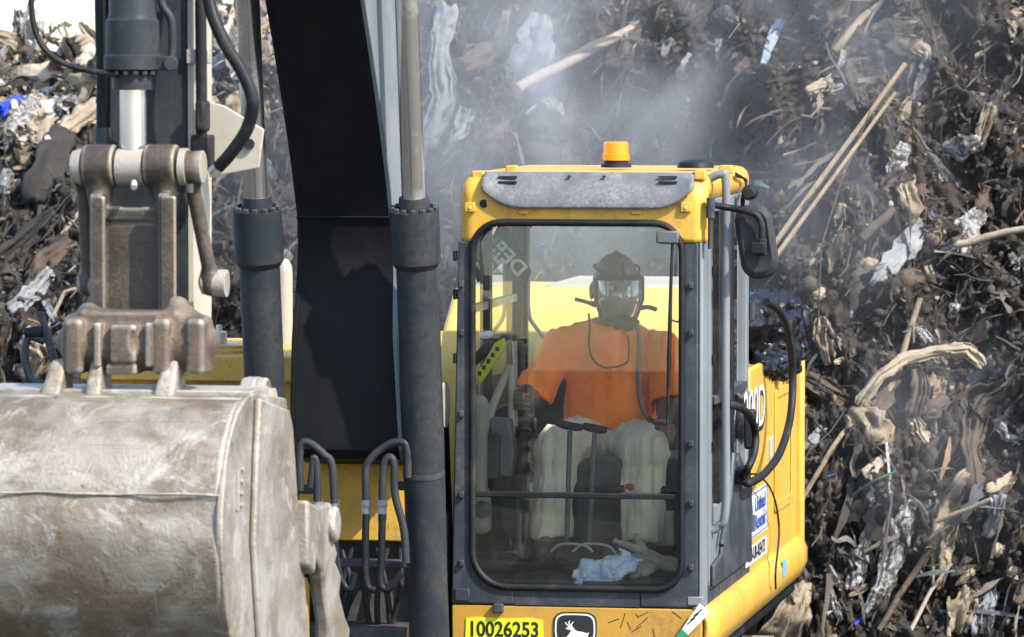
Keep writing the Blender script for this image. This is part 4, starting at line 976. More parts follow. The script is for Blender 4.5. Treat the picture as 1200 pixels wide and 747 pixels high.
P(MB().prism([(CR + .001, y, z) for y, z in ((.13, 1.31), (1.28, 1.31), (1.28, 1.62), (.9, 1.78), (.62, 1.70), (.36, 1.42), (.13, 1.40))], (.018, 0, 0)), 'door_panel', 'charcoal', door, bevel=.008)
P(MB().tube(bez([(CR + .022, .30, 1.46), (CR + .03, .46, 1.62), (CR + .03, .58, 1.80)], 8), .012, 8), 'door_trim', 'charcoal', door)
hd = P(MB().cbox((CR + .03, 1.12, 1.86), (.02, .05, .08)), 'door_handle', 'rubber', door, bevel=.01)
for z_ in (1.42, 1.72, 2.3, 2.7): P(MB().cyl((CR + .01, yb + .01, z_), (CR + .01, yb + .01, z_ + .07), .016, n=10), 'door_hinge', 'charcoal', door)
for (y_, z_) in ((.18, 1.86), (.18, 2.2), (.18, 2.55), (.6, 1.55), (.9, 1.5)): P(MB().cbox((CR + .008, y_, z_), (.006, .014, .02)), 'door_rivet', 'rubber', door, bevel=.002)
P(MB().box((.03, .10, 1.0), (CR - .02, 1.36, 1.30)), 'cab_base', 'charcoal')
# handrail beside the door
hx = 1.055
P(MB().tube(bez([(CR - .02, .16, Z(210, .2)), (hx - .02, .155, Z(203, .2)), (hx, .16, Z(212, .2)), (hx, .17, Z(300, .2)), (hx, .17, Z(450, .2)), (hx, .18, Z(590, .2)), (hx - .03, .19, Z(612, .2)), (CR, .19, Z(618, .2))], 8), .0165, 12), 'handrail', 'grey', angle=60)
# mirror on its arm
YM = .10
ma = P(MB().tube(bez([L(834, 240, .02), L(850, 243, YM), L(876, 248, YM), L(888, 254, YM), L(893, 266, YM), L(893, 288, YM)], 8), .0135, 10), 'mirror_arm', 'rubber', angle=60)
P(MB().tube([L(833, 232, .0), L(832.5, 256, .0)], [.017, .017], 10).tube([L(832.5, 256, .0), L(832.5, 292, .0)], .010, 8), 'arm_bracket', 'charcoal', ma)
mc = L(887, 283, YM + .06)
mo = [(mc.x + (x * math.cos(R(-9)) + z * math.sin(R(-9))) , mc.y, mc.z + (z * math.cos(R(-9)) - x * math.sin(R(-9)))) for x, z in rrect(-.076, -.148, .076, .148, .068, 8)]
mi = [(mc.x + (v[0] - mc.x) * .70, mc.y - .035, mc.z + (v[2] - mc.z) * .80) for v in mo]
mi2 = [(mc.x + (v[0] - mc.x) * .52, mc.y - .028, mc.z + (v[2] - mc.z) * .66) for v in mo]
mid_ = [(mc.x + (v[0] - mc.x) * .94, mc.y - .022, mc.z + (v[2] - mc.z) * .96) for v in mo]
nm_ = len(mo); V = mo + mid_ + mi + mi2; F = []
for q in range(3): F += [(q*nm_+i, q*nm_+(i+1) % nm_, (q+1)*nm_+(i+1) % nm_, (q+1)*nm_+i) for i in range(nm_)]
F += [list(range(3*nm_, 4*nm_)), list(range(nm_))[::-1]]
mir = mesh_obj('mirror_housing', V, F, M['cylgrey'], ma, angle=25, bevel=.004)
P(MB().prism([(v[0] * .93 + mc.x * .07, mc.y + .001, v[2] * .93 + mc.z * .07) for v in mo], (0, .004, 0)), 'mirror_glass', 'chrome', ma)
P(MB().cbox(tuple(L(889, 291, YM - .01)), (.026, .03, .022)).cyl(L(893, 280, YM), L(893, 300, YM), .02, n=10), 'mirror_clamp', 'rubber', ma, bevel=.004)
# work lamp and loose wires at the roof's rear corner
P(MB().lathe(LX(878, 226, 1.06), (0, 1, 0), [(-.03, .02), (0, .032), (.05, .03), (.06, .01)], 16), 'work_lamp', 'rubber', cab)
for k in range(3):
    P(MB().tube(bez([LX(862, 203 + k * 2, 1.01), LX(873 + k, 212, 1.02), LX(873 - k * 2, 232, 1.03), LX(868 + k, 252, 1.01)], 8), .004, 6), 'loose_wire', 'rubber', cab, angle=60)
# ---------------------------------------------------------------- yellow side panels behind the cab
y2, y3 = 1.36, 2.98
zp = LX(922, 412, CR).z
pn = P(MB().prism([(CR - .03, y2, 1.22), (CR - .03, y3, 1.22), (CR - .03, y3, zp), (CR - .03, y2, zp)], (.03, 0, 0)), 'engine_side_door', 'yellow', bevel=.012)
P(MB().box((.60, y2, zp - .04), (CR - .01, y3, zp - .012)), 'side_shoulder', 'yellow', pn, bevel=.006)
rw = [(CR + .001, y, z) for y, z in rrect(2.15, 1.42, 2.78, zp - .14, .03, 3)]
P(MB().ringprism(rw, [(CR + .001, y, z) for y, z in rrect(2.19, 1.46, 2.74, zp - .18, .02, 3)], (.008, 0, 0)), 'pressed_rib', 'yellow', pn, bevel=.003)
P(MB().cbox((CR + .006, 2.02, 1.70), (.006, .04, .06)), 'panel_latch', 'fitting', pn, bevel=.003)
P(MB().box((CR - .05, y3 + .004, 1.16), (CR + .03, y3 + .07, zp + .02)), 'rear_corner_post', 'yellow', bevel=.02, seg=3)
# curved side skirt below
V = []; prf = [(.0, 1.255), (.035, 1.235), (.055, 1.19), (.055, 1.13), (.03, 1.07), (-.05, 1.03)]
ys_ = np.linspace(-.0, y3 + .06, 24)
for y_ in ys_:
    for dx, z_ in prf: V.append((CR + dx - .012 - (.03 * max(0, 1 - y_ / .12) ** 2), y_, z_))
F = [(i*6+j, i*6+j+1, (i+1)*6+j+1, (i+1)*6+j) for i in range(23) for j in range(5)]
ssk = mesh_obj('side_skirt', V, F, M['yellow'], EXR, angle=60); m_ = ssk.modifiers.new('plate', 'SOLIDIFY'); m_.thickness = .02; m_.offset = -1
P(MB().box((CR - .03, .10, 1.24), (CR - .002, y2, 1.31)), 'sill_strip', 'charcoal', ssk)
# lettering and plates on the side door
def side_text(body, nm, mat, size, y_, z_, parent, bold=True, sx=1, off=.002, ext=.0008):
    return text_obj(body, nm, mat, size, parent, face_m(Vector((CR + off, y_, z_)), (0, 1, 0), (0, 0, 1)), bold, sx, ext)
c_ = PX(884, 484)
side_text('200D', 'model_number_edge', 'ink', .25, c_.y + .012, c_.z - .008, pn, True, 1.25, .0015)
side_text('200D', 'model_number', 'white', .25, c_.y - .015, c_.z + .008, pn, False, 1.25, .0035)
for k, ch in enumerate('KEY'): pass
sA, sB = PX(874, 577), PX(898, 632)
y_a, y_b = sA.y, sB.y; z_a, z_b = PX(886, 574).z, PX(886, 628).z
bdn = P(MB().box((CR + .0015, y_a, z_b), (CR + .005, y_b, z_a)), 'hire_plate', 'white', pn)
P(MB().ringprism([(CR + .0062, y, z) for y, z in rrect(y_a + .015, z_b + .006, y_b - .015, z_a - .006, .01, 2)], [(CR + .0062, y, z) for y, z in rrect(y_a + .03, z_b + .011, y_b - .03, z_a - .011, .008, 2)], (-.001, 0, 0)), 'plate_border', 'blueink', bdn)
side_text('United', 'plate_lettering', 'blueink', .085, (y_a + y_b) / 2 + .09, (z_a + z_b) / 2 + .035, bdn, True, 1.5, .0065, .0004)
side_text('Rentals', 'plate_lettering', 'blueink', .085, (y_a + y_b) / 2 + .09, (z_a + z_b) / 2 - .04, bdn, True, 1.4, .0065, .0004)
P(MB().prism([(CR + .0062, y_a + .09 + .03 * math.sin(k / 8 * math.pi), z_b + .03 + (z_a - z_b - .06) * k / 8) for k in range(9)] + [(CR + .0062, y_a + .15 + .04 * math.sin(k / 8 * math.pi), z_b + .03 + (z_a - z_b - .06) * k / 8) for k in range(8, -1, -1)], (-.001, 0, 0)), 'plate_emblem', 'blueink', bdn)
z_c, z_d = PX(886, 636).z, PX(886, 656).z
bd2 = P(MB().box((CR + .0015, y_a - .02, z_d), (CR + .005, y_b - .02, z_c)), 'phone_plate', 'white', pn)
side_text('800-UR-RENTS', 'phone_number', 'ink', .075, (y_a + y_b) / 2 - .02, (z_c + z_d) / 2, bd2, True, 1.15, .0062, .0004)
P(MB().box((CR + .045, PX(905, 668).y, 1.15), (CR + .0475, PX(909, 668).y, 1.22)), 'warning_label', paint('pale blue label', (.2, .5, .7), .4, dirt_amt=.2), ssk)
# hoses that loop out beside the door
P(MB().tube(bez([LX(898, 354, 1.06), LX(914, 366, 1.10), LX(925, 395, 1.12), LX(929, 440, 1.12), LX(926, 490, 1.12), LX(914, 530, 1.11), LX(896, 555, 1.09), LX(878, 566, 1.06), LX(870, 562, 1.03)], 8), .017, 10), 'looped_hose', 'rubber', angle=60)
P(MB().tube(bez([LX(846, 476, 1.04), LX(862, 476, 1.07), LX(877, 486, 1.09), LX(885, 506, 1.10), LX(884, 530, 1.10), LX(876, 550, 1.08), LX(869, 562, 1.04)], 8), .0155, 10), 'looped_hose', 'rubber', angle=60)
P(MB().tube(bez([LX(872, 556, 1.03), LX(890, 558, 1.05), LX(906, 580, 1.05), LX(913, 620, 1.04), LX(909, 668, 1.07), LX(909, 690, 1.06)], 8), .0045, 6), 'thin_wire', 'rubber', angle=60)
P(MB().cbox(tuple(LX(868, 556, 1.03)), (.03, .10, .03)), 'hose_coupling', 'rubber', bevel=.008)
# ---------------------------------------------------------------- inside the cab
P(MB().box((.03, .10, 1.302), (CR - .06, 1.34, 1.33)), 'cab_floor', 'interior')
P(MB().box((.08, .30, 1.331), (.9, .95, 1.345)), 'floor_mat', 'rubber', bevel=.004)
P(MB().box((.02, 1.34, 1.30), (CR - .01, 1.38, 1.98)), 'rear_wall', 'interior')
P(MB().box((.012, .10, 1.31), (.035, 1.34, 1.95)), 'right_wall', 'interior')
P(MB().box((.04, .10, zr - .075), (CR - .06, 1.30, zr - .06)), 'roof_liner', 'greyplastic')
for (x_a, x_b, y_a2, y_b2) in ((.012, .05, 1.28, 1.37), (.94, .985, 1.28, 1.37), (.012, .04, .60, .66)):
    P(MB().box((x_a, y_a2, 1.9), (x_b, y_b2, zr - .06)), 'rear_pillar' if y_a2 > 1 else 'side_pillar', 'charcoal', cab)
mesh_obj('right_window', [(.02, .08, 1.95), (.02, 1.3, 1.95), (.02, 1.3, zr - .06), (.02, .08, zr - .06)], [(0, 1, 2, 3)], M['sideglass'], cab)
P(MB().box((.012, .08, 2.37), (.035, 1.3, 2.40)), 'window_rail', 'fitting', cab)
YR = 1.345
rwx0, rwx1, rwz0, rwz1 = X(618, YR), .95, Z(440, YR), Z(262, YR)
P(MB().ringprism([(x, YR, z) for x, z in rrect(.04, 1.97, .96, zr - .06, .02, 3)], [(x, YR, z) for x, z in rrect(rwx0, rwz0, rwx1, rwz1, .05, 3)], (0, .03, 0)), 'rear_window_frame', 'charcoal', cab)
mesh_obj('rear_window', [(rwx0 - .01, YR + .015, rwz0 - .01), (rwx1 + .01, YR + .015, rwz0 - .01), (rwx1 + .01, YR + .015, rwz1 + .01), (rwx0 - .01, YR + .015, rwz1 + .01)], [(0, 1, 2, 3)], M['sideglass'], cab)
P(MB().tube(bez([L(619, 262, YR - .01), L(619, 330, YR - .01), L(620, 368, YR - .01), L(628, 384, YR - .01), L(645, 404, YR - .01)], 6), .0085, 8), 'rear_window_trim', 'pale', cab, angle=60)
# added band in the rear right corner, stands for lettering mirrored in the glass
dbn = P(MB().prism([L(553, 258, 1.0), L(590, 258, 1.0), L(622, 318, 1.0), L(618, 332, 1.0), L(600, 318, 1.0), L(566, 285, 1.0)], (0, .02, 0)), 'mirrored_band', 'black', cab)
text_obj('DEERE', 'mirrored_lettering', 'white', .085, dbn, face_m(L(588, 292, .995), (1, 0, -1.0), (1, 0, 1.0)) @ Matrix.Rotation(math.pi, 4, 'Z'), True, 1.1)
# right-hand console, monitor, switch pad
f = SDF((X(545, .28), .16, 1.3), (X(606, .28), .5, 2.05), .006)
f.box(L(561, 545, .30), (.030, .05, .26), .02, 0); f.ell(L(562, 480, .30), (.036, .05, .06), .02); f.box(L(562, 600, .30), (.045, .05, .09), .03, .02)
con = f.build('right_console', M['beige'], EXR, smooth_it=1)
P(MB().lathe(L(566, 597, .245), (0, -1, 0), [(0, .035), (.012, .035), (.016, .02)], 20), 'console_speaker', 'greyplastic', con)
P(MB().prism([L(574, 490, .40), L(596, 492, .40), L(602, 530, .40), L(599, 560, .40), L(574, 556, .40)], (0, .1, 0)), 'monitor', 'greyplastic', con, bevel=.008)
P(MB().cbox(tuple(L(577, 535, .38)), (.03, .03, .09)), 'monitor_bezel', 'interior', con, bevel=.01)
sp = P(MB().prism([L(557, 442, .30), L(563, 450, .30), L(592, 407, .30), L(590, 396, .30), L(580, 402, .30)], (0, .03, 0)), 'switch_pad', 'hivis', con, bevel=.004)
for k in range(5): P(MB().cbox(tuple(L(562 + k * 5.2, 438 - k * 7.2, .298)), (.007, .004, .009)), 'switch', 'ink', sp)
P(MB().prism([L(553, 432, .34), L(552, 418, .34), L(578, 392, .34), L(604, 390, .34), L(604, 396, .34), L(586, 402, .34)], (0, .05, 0)), 'pad_hood', 'rubber', con, bevel=.006)
P(MB().tube([L(562, 520, .55), L(580, 470, .6), L(594, 436, .62), L(598, 428, .62)], [.020, .018, .016, .014], 8), 'trim_post', 'beige', con, angle=60)
P(MB().tube([L(598, 428, .62), L(600, 470, .62), L(599, 520, .62)], .016, 8), 'trim_post', 'beige', con, angle=60)
P(MB().tube([L(604, 500, .9), L(604, 440, .9), L(603, 400, .9)], .010, 6), 'belt_strap', 'fitting', con)
# joystick with its bellows
jb = L(614, 545, .66); jm = MB(); prj = []
for k in range(12): prj.append((k * .016, (.052 if k % 2 else .040) * (1 - .035 * k)))
joy = P(jm.lathe(Vector((jb.x, .66, jb.z - .03)), (0, 0, 1), prj, 20), 'joystick', 'rubber', angle=70)
P(MB().tube([Vector((jb.x, .66, jb.z + .14)), L(616, 490, .64), L(617, 462, .62), L(617, 452, .61)], [.016, .018, .022, .018], 12), 'joystick_grip', 'interior', joy, angle=60)
P(MB().box((jb.x - .13, .56, 1.35), (jb.x + .09, 1.1, jb.z - .03)), 'arm_console', 'interior', bevel=.02)
P(MB().box((.80, .56, 1.35), (.93, 1.15, 1.78)), 'left_arm_console', 'interior', bevel=.02)
# seat
f = SDF((.22, .55, 1.5), (.88, 1.36, 2.5), .01)
f.box((.535, .86, 1.70), (.25, .25, .07), .05, 0); f.box((.535, 1.18, 1.88), (.22, .05, .18), .05, .05); f.cap((.30, .65, 1.72), (.30, 1.1, 1.72), .055, k=.03); f.cap((.77, .65, 1.72), (.77, 1.1, 1.72), .055, k=.03)
seat = f.build('operator_seat', M['seat'], EXR)
P(MB().box((.36, .70, 1.345), (.72, 1.1, 1.64)), 'seat_base', 'interior', seat, bevel=.03)
# travel levers with T-handles
for (xh, yh, xb_, yb_2, wd) in ((668, 499, 664, 640, 15), (697, 502, 690, 640, 14)):
    lv = P(MB().tube(bez([L(xb_, yb_2, .34), L((xh + xb_) / 2, 570, .31), L(xh, yh + 6, .30)], 6), .0105, 10), 'travel_lever', 'greyplastic', angle=60)
    P(MB().tube([L(xh - wd, yh - 3, .29), L(xh - wd * .5, yh - 1, .29), L(xh + wd * .5, yh + 2, .29), L(xh + wd, yh + 2, .29)], [.013, .017, .017, .013], 10), 'lever_handle', 'rubber', lv, angle=60)
    P(MB().cbox(tuple(L(xb_ + 2, 650, .30)), (.045, .07, .012), Matrix.Rotation(R(22), 3, 'X')), 'travel_pedal', 'rubber', lv, bevel=.005)
    P(MB().tube(bez([L(xb_ - 20, 648, .30), L(xb_ - 6, 638, .29), L(xb_ + 22, 640, .29), L(xb_ + 34, 652, .30)], 5), .006, 6), 'pedal_wire', 'fitting', lv)
P(MB().tube([L(708, 574, .46), L(735, 573, .46), L(792, 575, .46)], .016, 10), 'lock_bar', 'rubber')
P(MB().tube([L(733, 570, .44), L(742, 571, .44), L(757, 575, .44)], [.010, .018, .010], 10), 'lock_lever', 'red')
P(MB().prism([L(770, 600, .5), L(788, 600, .5), L(790, 640, .5), L(768, 640, .5)], (0, .06, 0)), 'footrest', 'beige', bevel=.006)
P(MB().tube(bez([L(560, 664, .12), L(590, 660, .15), L(625, 662, .18), L(640, 652, .2)], 6), .012, 8), 'floor_cable', 'rubber')
# ================================================================== operator in the cab
PB = Vector((.53, .70, 1.345))
PE = empty('person', W(PB), -TH)
tag(PE, 'seated operator in orange t-shirt, khaki trousers and full-face respirator mask', 'person')
hc = L(722, 339, .92)                            # middle of the head
yaw = R(19)                                      # head turned a little towards the right of the picture
def HD(x, y, z):                                 # head space (x right, y back, z up) -> machine
    c_, s_2 = math.cos(yaw), math.sin(yaw); x, y, z = x * 1.11, y * 1.08, z * 1.12
    return Vector((hc.x + x * c_ - y * s_2, hc.y + x * s_2 + y * c_, hc.z + z))
shL, shR = L(658, 408, .98), L(774, 408, .98)
elL, elR = L(624, 466, .92), L(784, 470, .94)
haL = L(615, 468, .66); haR = L(776, 505, .66)
hipL, hipR = L(694, 515, .98), L(742, 515, .98)
knL, knR = L(651, 527, .50), L(757, 527, .50)
anL, anR = L(642, 632, .46), L(751, 635, .46)
b = SDF((.02, .30, 1.34), (1.02, 1.30, 2.72), .0058)
# head
b.ell(HD(0, .012, .028), (.093, .110, .117), k=.0)
b.ell(HD(0, -.012, -.045), (.076, .087, .098), k=.04)
b.ell(HD(0, -.062, -.108), (.034, .030, .026), k=.03)      # chin
b.ell(HD(0, -.088, .030), (.050, .020, .014), k=.02)       # brow
b.cap(HD(0, -.098, .012), HD(0, -.117, -.030), .010, .016, k=.012)   # nose
for s in (-1, 1):
    b.ell(HD(s * .033, -.092, .008), (.015, .014, .010), k=.008, cut=True)
    b.ell(HD(s * .018, -.106, -.034), (.011, .012, .009), k=.008)
    b.ell(HD(s * .046, -.070, -.025), (.024, .022, .024), k=.02)
    b.ell(HD(s * .088, .018, -.008), (.011, .022, .036), k=.008)     # ears
    b.ell(HD(s * .093, .010, -.006), (.006, .010, .018), k=.006, cut=True)
b.ell(HD(0, -.094, -.066), (.028, .014, .009), k=.008); b.ell(HD(0, -.094, -.080), (.025, .015, .010), k=.008); b.cap(HD(-.022, -.109, -.073), HD(.022, -.109, -.073), .002, k=.004, cut=True)
# neck, trunk, limbs
nb = L(717, 384, 1.0)
b.cap(HD(0, .03, -.07), nb, .062, .064, k=.03)
b.cap(nb, (shL + nb) / 2 + Vector((0, 0, -.03)), .03, .03, k=.03); b.cap(nb, (shR + nb) / 2 + Vector((0, 0, -.03)), .03, .03, k=.03)
b.ell(L(716, 430, 1.02), (.16, .09, .15), k=.04); b.ell(L(716, 485, 1.0), (.16, .11, .12), k=.04)
for sh_, el_, ha_ in ((shL, elL, haL), (shR, elR, haR)):
    b.cap((sh_ + nb) / 2 + Vector((0, 0, -.03)), sh_, .03, .045, k=.03); b.cap(sh_, el_, .050, .047, k=.03); b.cap(el_, ha_ + (el_ - ha_).normalized() * .06, .045, .031, k=.02)
for hp, kn, an in ((hipL, knL, anL), (hipR, knR, anR)):
    b.cap(hp, kn, .070, .048, k=.04); b.cap(kn, an, .046, .036, k=.02); b.cap(an, an + Vector((0, -.12, -.03)), .036, .032, k=.02)
# hands: a palm and five curled fingers round the grip
def hand(c, inward, g):                          # c: centre of the grip, inward: +1 thumb towards +x
    b.cap(c + Vector((-inward * .030, .028, .012)), c + Vector((-inward * .030, .014, -.034)), .022, .020, k=.016)
    b.cap(c + Vector((-inward * .028, .045, .0)), c + Vector((-inward * .032, .010, -.008)), .026, .022, k=.016)
    for i, (dz, ln, rr_) in enumerate(((.020, .90, .0098), (.000, 1.0, .0102), (-.020, .95, .0098), (-.039, .80, .0088))):
        k0 = c + Vector((-inward * .040, .000, dz)); k1 = c + Vector((-inward * .030 , -.034 * ln, dz - .003)); k2 = c + Vector((-inward * .002, -.043 * ln, dz - .005)); k3 = c + Vector((inward * .018 * ln, -.030 * ln, dz - .004))
        b.cap(k0, k1, rr_ * 1.1, rr_ * 1.05, k=.005); b.cap(k1, k2, rr_ * 1.05, rr_, k=.004); b.cap(k2, k3, rr_, rr_ * .85, k=.004)
    t0 = c + Vector((-inward * .024, .030, .028)); t1 = c + Vector((inward * .008, .016, .042)); t2 = c + Vector((inward * .026, -.008, .040))
    b.cap(t0, t1, .014, .0115, k=.008); b.cap(t1, t2, .0115, .009, k=.004)
gripL = L(616, 466, .62)
hand(gripL, 1, None); hand(haR + Vector((0, -.03, 0)), -1, None)
body = b.build('body', M['skin'], PE, PB, smooth_it=2)
# t-shirt
def folds(f, amp, sc1, seed, fn=None):
    x, y, z = f.grid(); m_ = np.abs(f.F) < .05
    wv = np.zeros_like(f.F); wv[m_] = amp * (fbm(x[m_] * sc1[0], y[m_] * sc1[1], z[m_] * sc1[2], 3, seed, ridge=True)); f.F = f.F + wv
t = SDF((.05, .70, 1.72), (1.04, 1.28, 2.48), .0065)
t.ell(L(716, 428, 1.02), (.20, .135, .19), k=0); t.ell(L(714, 480, .99), (.205, .165, .16), k=.06); t.box(L(714, 500, 1.0), (.20, .14, .06), .05, .05)
for sh_, el_ in ((shL, elL), (shR, elR)):
    cuff = sh_ + (el_ - sh_) * 1.02
    t.cap(nb + Vector((0, .01, -.03)), sh_, .080, .080, k=.05); t.cap(sh_, cuff, .082, .092, k=.015)
folds(t, .013, (9, 9, 4), 31); folds(t, .003, (26, 26, 11), 37)
x, y, z = t.grid()
for sh_, el_ in ((shL, elL), (shR, elR)):        # open cuffs: the sleeve is cut square across the arm and hollowed
    u_ = (el_ - sh_).normalized(); cuff = sh_ + (el_ - sh_) * .96
    dpl = (x - cuff.x) * u_.x + (y - cuff.y) * u_.y + (z - cuff.z) * u_.z
    side = (x < sh_.x + .02) if sh_ is shL else (x > sh_.x - .02)
    near = ((x - cuff.x) ** 2 + (y - cuff.y) ** 2 + (z - cuff.z) ** 2) < .16 ** 2
    t.F = np.where(side & near, np.maximum(t.F, dpl), t.F)
    t.cap(cuff - u_ * .02, cuff + u_ * .1, .056, .062, k=.003, cut=True)
zhem = Z(502, .9)
t.F = np.maximum(t.F, (zhem + .010 * np.sin(x * 17) - z))
t.cap(nb + Vector((0, -.02, .055)), nb + Vector((0, .0, .2)), .070, .08, k=.006, cut=True)
shirt = t.build('t_shirt', M['orange_shirt'], PE, PB, smooth_it=2)
P_ = lambda mb, nm, mat, par=PE, **k: mb.build(nm, M[mat], par, PB, **k)
cr_ = [nb + Vector((.080 * math.cos(a), -.02 + .066 * math.sin(a), +.030 - .030 * max(0, -math.sin(a)))) for a in np.linspace(0, 2 * math.pi, 28)[:-1]]
P_(MB().tube(cr_, .0085, 6, closed=True), 'collar', 'orange_shirt', shirt, angle=60)
# trousers
q = SDF((.10, .30, 1.38), (.98, 1.26, 1.95), .0062)
q.ell(L(716, 520, 1.0), (.20, .17, .11), k=0)
for hp, kn, an in ((hipL, knL, anL), (hipR, knR, anR)):
    q.cap(hp, kn, .112, .100, k=.05); q.ell(kn + Vector((0, .01, -.01)), (.104, .085, .090), k=.03); q.cap(kn + Vector((0, .01, -.04)), an + Vector((0, .02, .02)), .098, .094, k=.02)
folds(q, .011, (20, 14, 3.5), 51); folds(q, .004, (42, 34, 10), 57)
x, y, z = q.grid()
for an in (anL, anR):
    near = (np.abs(x - an.x) < .16) & (y < .68)
    q.F = np.where(near, np.maximum(q.F, (an.z + .005 + .008 * np.sin(x * 40) - z)), q.F)
    q.cap(an + Vector((0, .02, -.1)), an + Vector((0, .025, -.02)), .072, .068, k=.004, cut=True)
trs = q.build('trousers', M['khaki'], PE, PB, smooth_it=2)
# boots
for an in (anL, anR):
    f = SDF(an + Vector((-.09, -.24, -.10)), an + Vector((.09, .13, .12)), .006)
    f.cap(an + Vector((0, .02, .08)), an + Vector((0, .02, -.02)), .052, .05, k=0); f.cap(an + Vector((0, .02, -.03)), an + Vector((0, -.15, -.045)), .050, .044, k=.03)
    x, y, z = f.grid(); f.F = np.maximum(f.F, an.z - .088 - z)
    f.build('boot', M['boot'], PE, PB)
# respirator: rubber skirt, clear visor, harness, regulator and hose
V = []; F = []; na, nz = 21, 12
for j in range(nz):
    v = j / (nz - 1); zz = .045 - .150 * v; wr = .084 - .020 * max(0, v - .55) / .45 * 1.2; dpt = .088 + .028 * math.sin(math.pi * min(1, v * 1.1)) 
    for i in range(na):
        a = R(-82 + 164 * i / (na - 1)); V.append(HD(wr * math.sin(a), -.045 - dpt * math.cos(a), zz))
F = [(j*na+i, j*na+i+1, (j+1)*na+i+1, (j+1)*na+i) for j in range(nz-1) for i in range(na-1)]
vis_o = mesh_obj('mask_visor', V, F, M['lens'], PE, PB, angle=180)
rim = [V[i] for i in range(na)] + [V[j*na + na - 1] for j in range(1, nz)] + [V[(nz-1)*na + i] for i in range(na - 2, -1, -1)] + [V[j*na] for j in range(nz - 2, 0, -1)]
P_(MB().tube(rim, .011, 8, closed=True), 'mask_rim', 'maskrubber', vis_o, angle=60)
P_(MB().tube([v + Vector((0, -.004, .004)) for v in V[3:na-3]], .0105, 8), 'mask_brow', 'maskrubber', vis_o, angle=60)
# skirt closing the rim against the cheeks
sk_ = []
for s in (-1, 1):
    c0_ = [V[j*na + (0 if s < 0 else na - 1)] for j in range(nz)]; c1_ = [p + (HD(s * .078, .0, 0) - hc) * .10 + Vector((0, .028, 0)) for p in c0_]
    mesh_obj('mask_skirt', c0_ + c1_, [(j, j+1, nz+j+1, nz+j) for j in range(nz-1)], M['maskrubber'], vis_o, PB, angle=180).modifiers.new('plate', 'SOLIDIFY').thickness = .006
f = SDF(HD(0, -.14, -.118) - Vector((.12, .12, .09)), HD(0, -.14, -.118) + Vector((.12, .12, .09)), .005)
f.ell(HD(0, -.135, -.108), (.038, .030, .030), k=0); f.cap(HD(.008, -.150, -.112), HD(.014, -.178, -.122), .030, .027, k=.008); f.cap(HD(.014, -.165, -.118), HD(.048, -.165, -.112), .014, .012, k=.006); f.ell(HD(-.02, -.15, -.125), (.02, .02, .018), k=.006)
reg = f.build('mask_regulator', M['maskrubber'], vis_o, PB, smooth_it=1)
# nose cup inside
f = SDF(HD(0, -.10, -.06) - Vector((.10, .10, .09)), HD(0, -.10, -.06) + Vector((.10, .10, .09)), .005); f.ell(HD(0, -.105, -.062), (.042, .036, .046), k=0); f.ell(HD(0, -.09, -.055), (.034, .036, .040), k=.004, cut=True)
f.build('mask_nose_cup', paint('grey mask rubber', (.09, .10, .12), .5, dirt_amt=.1), vis_o, PB)
def strap(pts, r=.008, nm='mask_strap', flat=1): return P_(MB().tube(bez([HD(*p) for p in pts], 6), r, 6), nm, 'maskrubber', vis_o, angle=60)
strap([(.006, -.118, .055), (.006, -.098, .095), (.004, -.055, .124), (.0, .01, .134), (0, .07, .115)], .0075)
for s in (-1, 1):
    strap([(s * .062, -.095, .052), (s * .080, -.04, .075), (s * .078, .03, .085), (s * .03, .10, .09)], .005)
    strap([(s * .083, -.05, -.045), (s * .092, .00, -.052), (s * .080, .07, -.05)], .008)
P_(MB().cbox(tuple(HD(.006, -.112, .108)), (.010, .006, .012)), 'strap_buckle', 'greyplastic', vis_o, bevel=.003)
strap([(-.080, -.03, -.060), (-.115, -.02, -.045), (-.155, -.01, -.035)], .0085)
strap([(.080, -.03, -.070), (.115, -.01, -.066), (.150, .01, -.075)], .010)
# supply hose and glasses cord
HZ = [HD(.048, -.168, -.118), HD(.052, -.172, -.15), L(749, 412, .78), L(748, 440, .78), L(750, 470, .76), L(758, 488, .76), L(772, 500, .80), L(776, 515, .86)]
P_(MB().tube(bez(HZ, 8), .0095, 8), 'breathing_hose', 'greyplastic', PE, angle=60)
CO = [L(690, 368, .90), L(691, 385, .87), L(690, 402, .855), L(694, 420, .845), L(706, 430, .84), L(722, 430, .84), L(735, 424, .84), L(737, 408, .85), L(736, 394, .865)]
P_(MB().tube(bez(CO, 8), .0048, 6), 'neck_cord', 'maskrubber', PE, angle=60)
for s in (-1, 1):                                # eyes behind the visor
    P_(MB().lathe(HD(s * .033, -.084, .008), (0, -1, 0), [(-.011, .002), (-.006, .009), (0, .0115), (.006, .009), (.011, .002)], 12), 'eye', paint('eye white', (.6, .56, .5), .3, dirt_amt=.1) if False else 'white', body)
# ================================================================== loose things in and on the machine
def crumple(name, label, cat, mat, c, size, seed, amp=.03, res=.006, flat=1.0, lobes=7, mesh_mat=None):
    rr_ = np.random.default_rng(seed); c = Vector(c)
    f = SDF(c - Vector(size) * 1.5, c + Vector(size) * 1.5, res)
    for k in range(lobes):
        o_ = rr_.normal(0, .42, 3) * np.array(size); o_[2] = abs(o_[2]) * .6 - size[2] * .4
        f.ell(c + Vector(o_), np.array(size) * rr_.uniform(.35, .62, 3), k=.02)
    x, y, z = f.grid(); f.F = f.F + amp * fbm(x * 22, y * 22, z * 22, 3, seed, ridge=True) + amp * .6 * fbm(x * 9, y * 9, z * 9, 2, seed + 5)
    f.F = np.maximum(f.F, (c.z - size[2] * .8) - z)
    base = c + Vector((0, 0, -size[2] * .8))
    o = f.build(name, M[mat], None, base, smooth_it=1); o.location = W(base); o.rotation_euler = (0, 0, -TH)
    return tag(o, label, cat)
